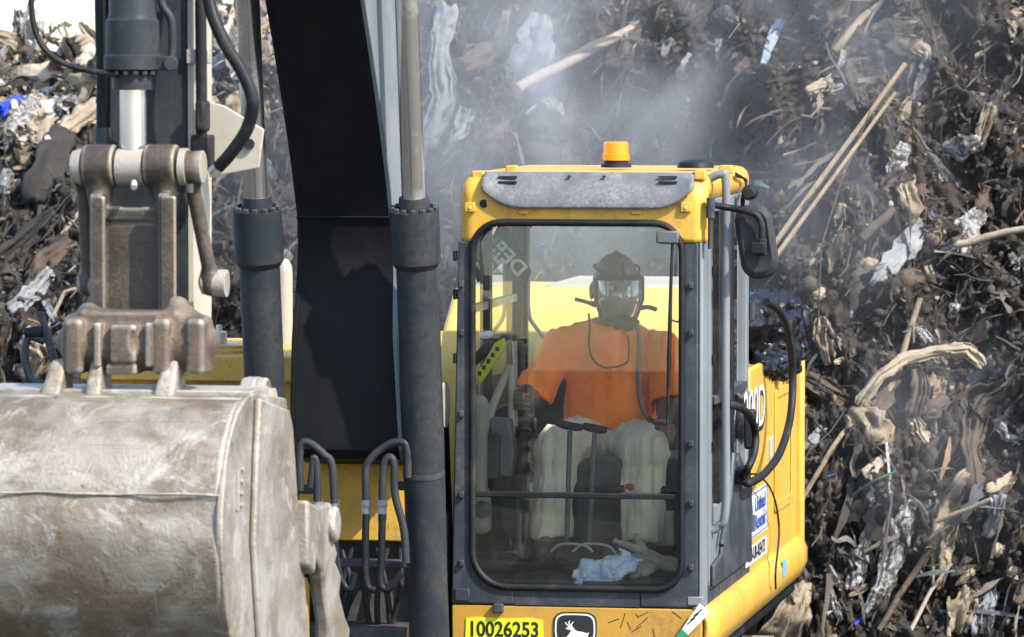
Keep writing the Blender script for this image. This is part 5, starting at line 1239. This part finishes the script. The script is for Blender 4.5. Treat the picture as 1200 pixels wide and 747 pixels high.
crumple('rag', 'crumpled blue and off-white rag lying on the cab floor behind the windscreen', 'rag', 'bluerag', L(717, 662, .15), (.15, .06, .15), 5, .014)
crumple('blue_cloth', 'small pale blue cloth lying on the hooded switch pad inside the cab', 'cloth', 'bluerag', L(569, 392, .38), (.034, .03, .024), 9, .008, .004)
# work glove beside the rag
gb = L(765, 668, .22)
f = SDF(gb + Vector((-.22, -.12, -.06)), gb + Vector((.14, .14, .16)), .006)
f.cap(L(788, 662, .24), L(762, 656, .24), .034, .036, k=0)
for (a_, b_) in (((765, 650), (722, 634)), ((768, 658), (728, 652)), ((768, 664), (732, 664)), ((764, 668), (740, 676)), ((758, 648), (745, 628))):
    f.cap(L(*a_, .23), L(*b_, .21), .020, .016, k=.008)
x, y, z = f.grid(); f.F += .006 * fbm(x * 30, y * 30, z * 30, 2, 3, ridge=True)
g = f.build('work_glove', M['glove'], None, gb, smooth_it=1); g.location = W(gb); g.rotation_euler = (0, 0, -TH)
tag(g, 'dirty grey-green work glove lying beside the blue rag in the cab', 'glove')
# black bin bag pulled over the side of the machine behind the cab
bgc = LX(899, 385, .92)
f = SDF(bgc + Vector((-.28, -1.0, -.34)), bgc + Vector((.28, 1.0, .36)), .012)
f.ell(bgc, (.15, .62, .18), k=0); f.ell(bgc + Vector((.03, .40, -.04)), (.13, .42, .18), k=.05); f.ell(bgc + Vector((.0, -.45, .06)), (.13, .40, .15), k=.05); f.ell(bgc + Vector((.05, -.1, -.14)), (.11, .72, .10), k=.05)
x, y, z = f.grid()
f.F = f.F + .020 * fbm(x * 9, y * 6, z * 9, 2, 61, ridge=True) + .017 * fbm(x * 20, y * 14, z * 20, 3, 62, ridge=True)
bg_ = f.build('bin_bag', M['bag'], None, bgc, smooth_it=1); bg_.location = W(bgc); bg_.rotation_euler = (0, 0, -TH)
tag(bg_, 'shiny black plastic bag pulled over the yellow engine panel behind the cab', 'plastic bag')
# ================================================================== refuse one can pick out on the slope
def rmat(name, c1, c2, sc_=16, dirt=.5, rough=.8):
    c1, c2 = tuple(c * .66 for c in c1), tuple(c * .66 for c in c2)
    m, n, o = new_mat(name); v = coords(n); b_ = nd(n, 'BsdfPrincipled')
    c = mixc(n, ramp(n, noise_n(n, v, sc_ * .5, 5, .6, .6), [(.35, 0), (.68, 1)]), c1, c2)
    c = mixc(n, ramp(n, noise_n(n, v, sc_, 8, .75, 1.0), [(.62 - .25 * dirt, 0), (.70 - .2 * dirt, .9)]), c, (.026, .021, .016))
    n.links.new(c, b_.inputs['Base Color']); b_.inputs['Roughness'].default_value = rough; b_.inputs['Specular IOR Level'].default_value = .3
    bp = nd(n, 'Bump'); bp.inputs['Strength'].default_value = .6; bp.inputs['Distance'].default_value = .012
    n.links.new(noise_n(n, v, sc_ * 2.2, 8, .7, .5), bp.inputs['Height']); n.links.new(bp.outputs[0], b_.inputs['Normal'])
    n.links.new(b_.outputs[0], o.inputs[0]); return m
RM = {'white': rmat('soiled white film', (.54, .54, .52), (.34, .33, .32), 24, .75, .6), 'grey': rmat('soiled grey sheet', (.32, .33, .34), (.18, .18, .18), 16, .4),
      'tan': rmat('soiled tan cloth', (.40, .32, .22), (.22, .16, .10), 16, .45), 'brown': rmat('brown cloth', (.13, .095, .065), (.07, .05, .036), 16, .4),
      'dark': rmat('dark cloth', (.055, .048, .042), (.03, .026, .022), 14, .3), 'wood': rmat('weathered timber', (.40, .30, .20), (.26, .19, .125), 22, .25),
      'palewood': rmat('pale timber', (.52, .42, .33), (.38, .30, .23), 24, .15), 'blue': rmat('blue tarpaulin', (.03, .08, .75), (.02, .05, .5), 12, .15, .5),
      'paleblue': rmat('pale blue sheet', (.42, .50, .62), (.3, .36, .46), 14, .3), 'green': rmat('green strapping', (.07, .15, .09), (.05, .10, .06), 30, .4, .5),
      'card': rmat('damp cardboard', (.46, .38, .27), (.33, .26, .18), 18, .25)}
def smooth_path(pts, n, lift):
    Q = []
    for k in range(len(pts) - 1):
        for i in range(n):
            t_ = i / n; Q.append((pts[k][0] + (pts[k+1][0] - pts[k][0]) * t_, pts[k][1] + (pts[k+1][1] - pts[k][1]) * t_))
    Q.append(pts[-1][:2]); D = []
    for q_ in Q:
        h_, n_2 = hit(*q_); D.append((h_ - Vector(CAM)).length)
    D = np.array(D); k_ = max(1, len(D) // 4); Dm = np.array([np.percentile(D[max(0, i - k_):i + k_ + 1], 30) for i in range(len(D))])
    Dm = np.convolve(np.pad(Dm, 3, mode='edge'), np.ones(7) / 7, 'valid')
    return [Vector(CAM) + Vector(ray(*q_)).normalized() * (d_ - lift) for q_, d_ in zip(Q, Dm)], Dm
def drape(name, label, cat, pts, widths, mat, seed=0, fold=.25, nx=15, lift=.03, group=None, rag=.22, bulge=.35):
    """a torn sheet that follows a path over the slope, with folds running along it"""
    n = 6 if len(pts) > 2 else 9
    C, D = smooth_path(pts, n, lift); m = len(C); V = []; base = C[-1].copy()
    wv = np.interp(np.arange(m), np.linspace(0, m - 1, len(widths)), widths)
    rr_ = np.random.default_rng(seed + 100); ph = rr_.random() * 50
    for i in range(m):
        t_ = (C[min(i+1, m-1)] - C[max(i-1, 0)]).normalized(); vw = (Vector(CAM) - C[i]).normalized(); sd_ = t_.cross(vw).normalized()
        wm = wv[i] / FPX * D[i]
        for j in range(nx):
            u = j / (nx - 1) - .5
            eg = 1 + rag * float(vnoise(i * .9 + ph, (0 if u < 0 else 7), seed)) + rag * .6 * float(vnoise(i * 2.3 + ph, (0 if u < 0 else 7), seed))
            hh = fold * wm * float(1 - 2 * abs(vnoise(u * 5 + ph + .25 * math.sin(i * .5), i * .18, seed))) * .5 + bulge * wm * (.25 - u * u) + .10 * wm * float(vnoise(u * 9 + ph, i * .9, seed))
            V.append(C[i] + sd_ * (u * wm * eg) + vw * hh + t_ * (wm * .18 * float(vnoise(u * 6, ph, seed)) * (1 if i in (0, m - 1) else 0)))
    F_ = [(i*nx+j, i*nx+j+1, (i+1)*nx+j+1, (i+1)*nx+j) for i in range(m-1) for j in range(nx-1)]
    o = mesh_obj(name, V, F_, RM[mat], None, base, angle=80, place=base)
    s2 = o.modifiers.new('thick', 'SOLIDIFY'); s2.thickness = .004
    return tag(o, label, cat, group)
def pole(name, label, cat, pts, r, mat, group=None, lift=.05, n=9, proud=None, taper=.85):
    if len(pts) == 2:
        h0, h1 = hit(*pts[0])[0], hit(*pts[1])[0]; d0, d1 = (h0 - Vector(CAM)).length, (h1 - Vector(CAM)).length
        if proud: d0 -= proud[0]; d1 -= proud[1]
        Q = [Vector(CAM) + Vector(ray(pts[0][0] + (pts[1][0] - pts[0][0]) * t_, pts[0][1] + (pts[1][1] - pts[0][1]) * t_)).normalized() * (d0 + (d1 - d0) * t_ - lift) for t_ in np.linspace(0, 1, 9)]
        D = [d0]
    else: Q, D = smooth_path(pts, 5, lift)
    rm = r / FPX * float(np.mean(D)); ph = rnd.random() * 40
    Q = [q_ + Vector((float(vnoise(i * .5 + ph, 1, 2)), 0, float(vnoise(i * .5 + ph, 5, 2)))) * rm * .35 for i, q_ in enumerate(Q)]
    rs = [rm * (1 - (1 - taper) * i / (len(Q) - 1)) * (1 + .10 * float(vnoise(i * 1.3 + ph, 3, 3))) for i in range(len(Q))]
    base = Q[0].copy()
    o = MB().tube(Q, rs, n).build(name, RM[mat], None, base, angle=50, place=base); return tag(o, label, cat, group)
def lump(name, label, cat, px, py, r, mat, seed, group=None, sq=(1, .8, .75), rough_=.25):
    h_, n_2 = hit(px, py); rm = r / FPX * (h_ - Vector(CAM)).length
    c = h_ + (Vector(CAM) - h_).normalized() * rm * .3
    bm2 = bmesh.new(); bmesh.ops.create_icosphere(bm2, subdivisions=3, radius=1)
    V = np.array([v.co[:] for v in bm2.verts]); F_ = [[v.index for v in f_.verts] for f_ in bm2.faces]; bm2.free()
    dn_ = 1 + rough_ * fbm(V[:, 0] * 1.5 + seed, V[:, 1] * 1.5, V[:, 2] * 1.5, 3, seed) ; V = V * dn_[:, None] * np.array(sq) * rm
    o = mesh_obj(name, V, F_, RM[mat], None, None, angle=40, place=c); return tag(o, label, cat, group)
# timber and sticks
pole('wooden_pole', 'pale round wooden pole jutting out of the smoking slope above the cab', 'pole', [(606, 105), (738, 33)], 6.5, 'palewood', proud=(.45, .15), n=14)
pole('long_beam', 'long tan timber leaning diagonally up the slope from behind the mirror, upper one', 'timber', [(903, 292), (1062, 74)], 3.6, 'wood', proud=(.30, .75), n=4, taper=.9)
pole('long_beam', 'long tan timber leaning diagonally up the slope from behind the mirror, lower one', 'timber', [(908, 303), (1050, 108)], 3.2, 'wood', proud=(.33, .70), n=4, taper=.8)
pole('stick', 'pale stick jutting in from the right edge beside a white bag', 'stick', [(1121, 287), (1212, 266)], 4.5, 'palewood', proud=(.10, .3))
pole('stick', 'upright greyish stick rising from the twisted tan cloth', 'stick', [(1036, 472), (1057, 420), (1077, 350)], 4.2, 'wood')
pole('branch', 'thin crooked branch leaning beside the yellow engine panel', 'branch', [(936, 592), (958, 555), (978, 520), (996, 498)], 3.2, 'wood')
pole('stick', 'pinkish brown stick lying over the hanging rag on the right', 'stick', [(1099, 611), (1162, 585)], 3.2, 'palewood', proud=(.1, .1))
pole('stick', 'thin bare stick standing at the bottom right of the slope', 'stick', [(1064, 746), (1092, 690), (1116, 660)], 2.6, 'palewood')
pole('stick', 'small pale post at the bottom edge below the hanging rags', 'stick', [(1112, 747), (1112, 700)], 3, 'wood')
pole('branch', 'dark branch slanting below the tan bag', 'branch', [(1090, 640), (1060, 690), (1030, 740)], 4, 'brown')
pole('green_cord', 'thin green strap dangling in the smoke behind the beacon', 'strap', [(692, 190), (704, 160), (722, 120)], 2.6, 'green')
pole('green_cord', 'thin green strap behind the left boom cylinder', 'strap', [(238, 260), (262, 246), (286, 237)], 2.2, 'green')
pole('green_cord', 'green strip lying on the dark slope right of the engine panel', 'strap', [(1000, 580), (1022, 565), (1050, 552)], 1.6, 'green')
pole('cable', 'thin dark cable hanging down the slope beside the long timbers', 'cable', [(1020, 130), (985, 215), (962, 290), (958, 400)], 1.0, 'brown', lift=.10)
pole('wire', 'thin bent wire sticking out of the slope above the mirror', 'wire', [(918, 182), (940, 175), (956, 168)], 1.3, 'card')
pole('stick', 'pale stick lying on the left slope behind the bucket linkage', 'stick', [(72, 276), (98, 243)], 3, 'card')
pole('rope', 'pale frayed rope snaking up from behind the bucket drum', 'rope', [(55, 384), (66, 362), (76, 342), (92, 338), (104, 328)], 2.4, 'card')
pole('plank', 'dark brown plank lying below the small tan block', 'plank', [(934, 446), (986, 476)], 6, 'brown', n=4)
pole('branch', 'short brown branch leaning in the hollow beneath the grey sheet', 'branch', [(1012, 278), (1048, 244)], 6, 'brown')
pole('branch', 'grey log end in the shade at the top of the right slope', 'branch', [(978, 60), (1010, 22), (1036, 0)], 5, 'wood')
pole('board', 'narrow tan board standing in the shade at the top right', 'board', [(985, -5), (984, 38)], 6, 'wood', n=4)
pole('stick', 'thin stick crossing the smoke in the right hollow', 'stick', [(1160, 232), (1190, 150)], 1.8, 'card')
# rags, sheets and bags
drape('hanging_rag', 'long grey-brown rag hanging down the cliff right of the boom cylinder', 'rag', [(524, 5), (514, 60), (522, 110), (506, 160), (503, 205)], [26, 24, 30, 34, 22], 'grey', 1, .4)
drape('hanging_rag', 'short pale rag hanging beside the long grey-brown rag', 'rag', [(596, 12), (590, 40), (583, 72)], [12, 20, 8], 'tan', 2)
drape('grey_sheet', 'wide grey sheet hanging under the jutting wooden pole', 'sheet', [(634, 16), (626, 55), (606, 104)], [28, 44, 40], 'grey', 3, .3)
drape('torn_film', 'torn white film at the top of the slope above the antenna dome', 'film', [(838, 22), (850, 14), (864, 26)], [14, 18, 10], 'white', 4)
drape('torn_film', 'pale film strip hanging below the torn white film', 'film', [(842, 46), (842, 72)], [8, 5], 'grey', 5)
drape('film_strip', 'long grey strip slanting down at the edge of the smoke', 'film', [(916, 20), (903, 50), (893, 80)], [10, 12, 5], 'paleblue', 6)
drape('hanging_rag', 'white rag hanging below the top of the right slope', 'rag', [(1092, 62), (1082, 90), (1072, 126)], [14, 16, 10], 'white', 7)
drape('white_scrap', 'small white scrap left of the hanging white rag', 'scrap', [(992, 58), (984, 80)], [10, 7], 'white', 8)
drape('plastic_sheet', 'white three-cornered plastic sheet spread flat on the right slope', 'sheet', [(1100, 172), (1124, 174), (1149, 164)], [6, 34, 12], 'white', 9, .15)
drape('white_bag', 'crumpled white bag hanging left of the three-cornered sheet', 'bag', [(1062, 168), (1052, 188), (1044, 210)], [14, 26, 12], 'white', 10, .5)
drape('stiff_sheet', 'stiff blue-grey sheet lying aslant across the right slope', 'sheet', [(1086, 262), (1060, 292), (1024, 336)], [22, 32, 14], 'grey', 11, .15)
drape('white_bag', 'white plastic bag caught on the pale stick at the right', 'bag', [(1152, 248), (1134, 266), (1124, 298)], [16, 28, 18], 'white', 12, .5)
drape('tan_rag', 'tan rag bunched beside the stiff blue-grey sheet', 'rag', [(1086, 282), (1080, 310), (1092, 338)], [20, 24, 14], 'tan', 13, .5)
drape('brown_rag', 'brown rag hanging beside the hollow on the right slope', 'rag', [(1060, 215), (1068, 245), (1062, 262)], [26, 24, 18], 'tan', 14, .5)
drape('twisted_cloth', 'long twisted tan cloth arching over a dark hollow', 'cloth', [(1006, 476), (1032, 440), (1062, 420), (1104, 412), (1134, 410), (1152, 430)], [16, 15, 13, 16, 20, 12], 'card', 15, .5, lift=.16, bulge=.9)
drape('cloth_bag', 'large crumpled tan cloth bag below the twisted cloth', 'bag', [(1000, 478), (1018, 498), (1036, 522)], [28, 46, 36], 'tan', 16, .45)
drape('brown_rag', 'fringed brown rag hanging under the arching cloth', 'rag', [(1076, 430), (1078, 460), (1072, 486)], [18, 22, 26], 'brown', 17, .6)
drape('pale_rag', 'knotted pale rag at the foot of the fringed brown rag', 'rag', [(1070, 488), (1074, 506), (1084, 520)], [16, 22, 18], 'card', 18, .6)
drape('pale_rag', 'crumpled pale rag wrapped round the upright greyish stick', 'rag', [(1068, 388), (1080, 390), (1092, 402)], [10, 16, 10], 'white', 19, .6)
drape('root_mat', 'matted brown root bundle hanging at the right edge', 'roots', [(1190, 450), (1150, 470), (1138, 520), (1144, 574)], [22, 40, 24, 22], 'brown', 20, .6)
drape('shredded_film', 'bundle of shredded white film at the right edge', 'film', [(1172, 488), (1190, 505), (1204, 512)], [20, 30, 26], 'white', 21, .9)
drape('long_rag', 'long pale grey rag hanging straight down the lower right slope', 'rag', [(1066, 586), (1056, 620), (1044, 660), (1030, 700), (1012, 722)], [16, 28, 26, 24, 10], 'white', 22, .3)
drape('long_rag', 'narrower pale rag hanging left of the long grey rag', 'rag', [(1022, 612), (1014, 640), (1002, 672), (996, 692)], [8, 18, 22, 12], 'white', 23, .35)
drape('fibre_drape', 'broad fibrous tan cloth hanging in folds on the lower right', 'cloth', [(1134, 552), (1112, 590), (1102, 640), (1098, 690)], [14, 32, 30, 16], 'tan', 24, .7)
drape('hanging_rag', 'mottled grey rag dangling below the pinkish brown stick', 'rag', [(1170, 580), (1168, 606), (1156, 630)], [18, 20, 14], 'grey', 25, .4)
drape('card_piece', 'pale tan piece of card near the right edge below the root bundle', 'card', [(1156, 576), (1188, 560)], [12, 16], 'card', 26, .1)
drape('card_piece', 'torn tan card lying right of the engine panel', 'card', [(1036, 536), (1014, 558)], [10, 16], 'card', 27, .1)
drape('white_scrap', 'small white scrap standing above the torn tan card', 'scrap', [(1042, 520), (1040, 536)], [7, 6], 'white', 28)
drape('ribbed_drape', 'ribbed pale cloth fanning out at the bottom beside the machine', 'cloth', [(946, 682), (934, 708), (918, 752)], [16, 34, 56], 'tan', 29, .8)
drape('white_scrap', 'white torn strip left of the long hanging rags at the bottom', 'scrap', [(971, 690), (978, 712), (986, 728)], [8, 14, 6], 'white', 30, .5)
drape('pale_rag', 'bunched pale rags at the bottom right corner', 'rag', [(1140, 690), (1128, 712), (1122, 742)], [22, 34, 24], 'tan', 31, .7)
drape('pale_rag', 'grey rag bundle right of the bunched pale rags', 'rag', [(1166, 692), (1154, 716), (1146, 745)], [14, 24, 22], 'grey', 32, .7)
drape('round_scrap', 'oval mottled scrap pressed into the dark soil', 'scrap', [(1014, 590), (1000, 602), (986, 606)], [14, 24, 14], 'tan', 33, .2)
drape('tan_chunk', 'tan slab lying under the edge at the top of the right slope', 'slab', [(945, 108), (976, 94)], [14, 18], 'card', 34, .1, bulge=.8)
drape('blue_scrap', 'tiny blue strip at the lower end of the long grey rag', 'scrap', [(1014, 722), (1002, 732)], [6, 3], 'blue', 35)
drape('blue_sheet', 'bright blue sheet at the left edge of the tipped refuse', 'sheet', [(-8, 134), (10, 128), (28, 114)], [26, 22, 10], 'blue', 36, .3, lift=.16)
drape('pale_sheet', 'pale crumpled sheet below the blue sheet', 'sheet', [(54, 112), (36, 130), (8, 160)], [20, 28, 24], 'white', 37, .35, lift=.12)
drape('card_sheet', 'tan flattened carton on the left crest beside the stick cylinder', 'carton', [(66, 108), (92, 98), (116, 90)], [16, 26, 20], 'card', 38, .2, lift=.12)
drape('pale_roll', 'pale rolled cloth lying across the left slope under the carton', 'cloth', [(62, 170), (84, 146), (116, 122)], [18, 26, 22], 'card', 39, .3, bulge=.9, lift=.10)
drape('carpet_roll', 'dark brown rolled carpet hanging on the left slope', 'carpet', [(76, 150), (62, 185), (44, 240)], [30, 44, 40], 'dark', 40, .2, bulge=.9, lift=.08)
drape('grey_cloth', 'grey folded cloth lying on the slope above the step rail', 'cloth', [(60, 318), (40, 342), (10, 366)], [14, 22, 20], 'grey', 41, .5)
drape('brown_cloth', 'large brown folded cloth above the grey cloth on the left', 'cloth', [(84, 280), (56, 305), (36, 330)], [22, 26, 20], 'brown', 42, .6)
drape('dark_sheet', 'long dark sheet slanting down the left slope', 'sheet', [(66, 248), (30, 280), (-10, 318)], [18, 26, 26], 'dark', 43, .4)
drape('pale_blue_sheet', 'pale blue sheet standing behind the bucket link', 'sheet', [(111, 288), (113, 320), (112, 356)], [8, 12, 8], 'paleblue', 44, .2)
drape('tan_rag', 'tan rag spread on the slope behind the bucket drum', 'rag', [(30, 400), (46, 420), (30, 448)], [24, 36, 34], 'tan', 45, .5)
drape('blue_scrap', 'pale blue scrap on the crest between stick hoses and boom cylinder', 'scrap', [(250, 82), (262, 70), (276, 66)], [14, 16, 8], 'paleblue', 46, .4)
# lumps
lump('soil_lump', 'dark lump of soil standing out of the smoke left of the beacon, upper one', 'lump', 633, 148, 15, 'dark', 3)
lump('soil_lump', 'larger dark lump of soil just above the cab roof left of the beacon', 'lump', 634, 182, 26, 'dark', 4)
lump('tan_block', 'pale angular block lying right of the black plastic bag', 'block', 940, 416, 13, 'card', 5, sq=(1, .8, 1), rough_=.35)
lump('tan_block', 'small pale wedge-shaped block above the angular block', 'block', 962, 348, 10, 'card', 6, rough_=.4)
lump('tan_block', 'tan lump of foam on the ridge below the long timbers', 'block', 1018, 312, 12, 'tan', 7, sq=(1.2, .8, .7), rough_=.4)
lump('soil_lump', 'rounded dark hollow-topped lump under the stiff sheet', 'lump', 1064, 330, 17, 'brown', 8, rough_=.35)
# further torn pieces, each told apart by its look and the nearest thing one can find
rs_ = random.Random(21)
LMK = [(600, 1060, 'x', 0)]
LMK = [('the white hanging rag', 1082, 92), ('the three-cornered white sheet', 1124, 174), ('the stiff blue-grey sheet', 1056, 298), ('the pale stick at the right edge', 1165, 277),
       ('the twisted tan cloth', 1085, 415), ('the crumpled tan bag', 1018, 500), ('the root bundle', 1145, 520), ('the long pale grey rag', 1040, 655), ('the ribbed pale cloth', 930, 715),
       ('the folded fibrous cloth', 1108, 625), ('the bunched pale rags', 1135, 718), ('the angular pale block', 940, 416), ('the wedge-shaped block', 962, 348), ('the crooked branch', 965, 545),
       ('the foot of the long timbers', 925, 275), ('the head of the long timbers', 1055, 85), ('the tan slab', 960, 100), ('the pinkish stick', 1130, 598), ('the upright stick', 1057, 420),
       ('the jutting wooden pole', 670, 70), ('the grey-brown hanging rag', 514, 105), ('the wide grey sheet', 622, 60), ('the dark soil lumps', 634, 168), ('the beacon', 722, 178), ('the antenna dome', 815, 188), ('the torn white film', 850, 20), ('the slanting grey strip', 904, 50), ('the green strap', 706, 155),
       ('the blue sheet', 12, 128), ('the flattened carton', 92, 98), ('the rolled carpet', 60, 195), ('the grey folded cloth', 36, 342), ('the bucket cylinder gland', 155, 75), ('the guard plate', 275, 160), ('the left boom cylinder', 302, 240), ('the looped stick hose', 280, 80), ('the bucket link', 110, 260), ('the step rail', 45, 410)]
TN = {'brown': 'brown', 'dark': 'blackish', 'white': 'whitish', 'card': 'pale tan', 'grey': 'grey', 'tan': 'tan', 'wood': 'woody brown'}
ZN = [('refuse on the right slope', (905, 1200, 10, 740), ['brown', 'dark', 'white', 'card', 'grey', 'tan', 'brown', 'dark', 'brown', 'tan'], 95),
      ('refuse on the cliff behind the cab', (500, 880, 0, 185), ['grey', 'brown', 'dark', 'dark'], 34),
      ('refuse on the left crest', (0, 325, 34, 150), ['card', 'white', 'tan', 'wood'], 34),
      ('refuse on the shaded left slope', (0, 335, 170, 440), ['brown', 'dark', 'tan', 'grey'], 26)]
used = set()
for zi, (grp, (xa, xb, ya, yb), mats, cnt) in enumerate(ZN):
    k = 0; tries = 0
    while k < cnt and tries < 900:
        tries += 1; px, py = rs_.uniform(xa, xb), rs_.uniform(ya, yb); mt_ = rs_.choice(mats); small = mt_ in ('white', 'card') and zi != 2
        ln = rs_.uniform(8, 22) if small else rs_.uniform(18, 60); asp = rs_.uniform(.25, .65)
        lm = min(LMK, key=lambda q_: (q_[1] - px) ** 2 + (q_[2] - py) ** 2); dx, dy = px - lm[1], py - lm[2]
        if math.hypot(dx, dy) < 10: continue
        rel = ('just ' if math.hypot(dx, dy) < 40 else 'some way ') + (('right of ' if dx > 0 else 'left of ') if abs(dx) > abs(dy) else ('below ' if dy > 0 else 'above '))
        lab = ('small ' if ln < 22 else 'long ' if ln > 42 else '') + ('narrow ' if asp < .38 else 'broad ' if asp > .52 else '') + TN[mt_] + (' scrap ' if small else ' torn cloth ') + rel + lm[0]
        if lab in used: continue
        used.add(lab); k += 1
        an_ = R(rs_.gauss(115, 28)) if zi != 2 else R(rs_.uniform(20, 160))
        dx, dy = math.cos(an_) * ln, math.sin(an_) * ln; w_ = ln * asp
        drape('torn_scrap' if small else 'torn_cloth', lab, 'scrap' if small else 'cloth', [(px - dx / 2, py - dy / 2), (px + rs_.uniform(-3, 3), py), (px + dx / 2, py + dy / 2)], [w_ * rs_.uniform(.3, 1), w_, w_ * rs_.uniform(.2, .8)], mt_, 200 + zi * 100 + k, rs_.uniform(.3, .9), nx=9 if small else 13, lift=.02, group=grp)
# ================================================================== steam drifting off the slope
def steam_mat(name, dens, scale, lo, hi, seed):
    m, n, o = new_mat(name)
    tc = nd(n, 'TexCoord'); pv = nd(n, 'VolumePrincipled'); pv.inputs['Color'].default_value = (.77, .78, .81, 1); pv.inputs['Anisotropy'].default_value = .2
    mp = nd(n, 'Mapping'); mp.inputs['Location'].default_value = (seed, seed * .7, 0); mp.inputs['Scale'].default_value = (1, 1, .62); mp.inputs['Rotation'].default_value = (0, R(-28), 0)
    n.links.new(tc.outputs['Object'], mp.inputs[0])
    nz_ = ramp(n, noise_n(n, mp.outputs[0], scale, 4, .55, .9), [(lo, 0), (hi, 1)])
    # soft edge of the cloud: distance from its middle in generated coordinates
    sb = nd(n, 'VectorMath', operation='SUBTRACT'); n.links.new(tc.outputs['Generated'], sb.inputs[0]); sb.inputs[1].default_value = (.5, .5, .5)
    ln_ = nd(n, 'VectorMath', operation='LENGTH'); n.links.new(sb.outputs[0], ln_.inputs[0])
    fl = ramp(n, ln_.outputs['Value'], [(.08, 1), (.48, 0)])
    a1 = nd(n, 'Math', operation='MULTIPLY'); n.links.new(nz_, a1.inputs[0]); n.links.new(fl, a1.inputs[1])
    a2 = nd(n, 'Math', operation='MULTIPLY'); n.links.new(a1.outputs[0], a2.inputs[0]); a2.inputs[1].default_value = dens
    n.links.new(a2.outputs[0], pv.inputs['Density']); n.links.new(pv.outputs[0], o.inputs['Volume']); return m
def steam(label, c, h, dens, scale, lo=.42, hi=.72, seed=0):
    o = MB().box(tuple(-Vector(h)), tuple(Vector(h))).build('steam', steam_mat('steam', dens, scale, lo, hi, seed), None, place=c, smooth=False)
    return tag(o, label, 'steam', kind='stuff')
steam('pale steam drifting over the cliff behind the cab roof', (.55, 8.0, 3.3), (2.8, 1.9, 2.5), .85, 1.4, lo=.41, seed=3)
steam('wisps of steam in the hollow of the right slope', (2.15, 5.6, 1.45), (.75, .65, .75), .45, 3.2, seed=8)
steam('faint steam behind the mirror and the engine panel', (1.55, 6.0, 2.6), (.8, .8, .9), .45, 2.5, seed=12)
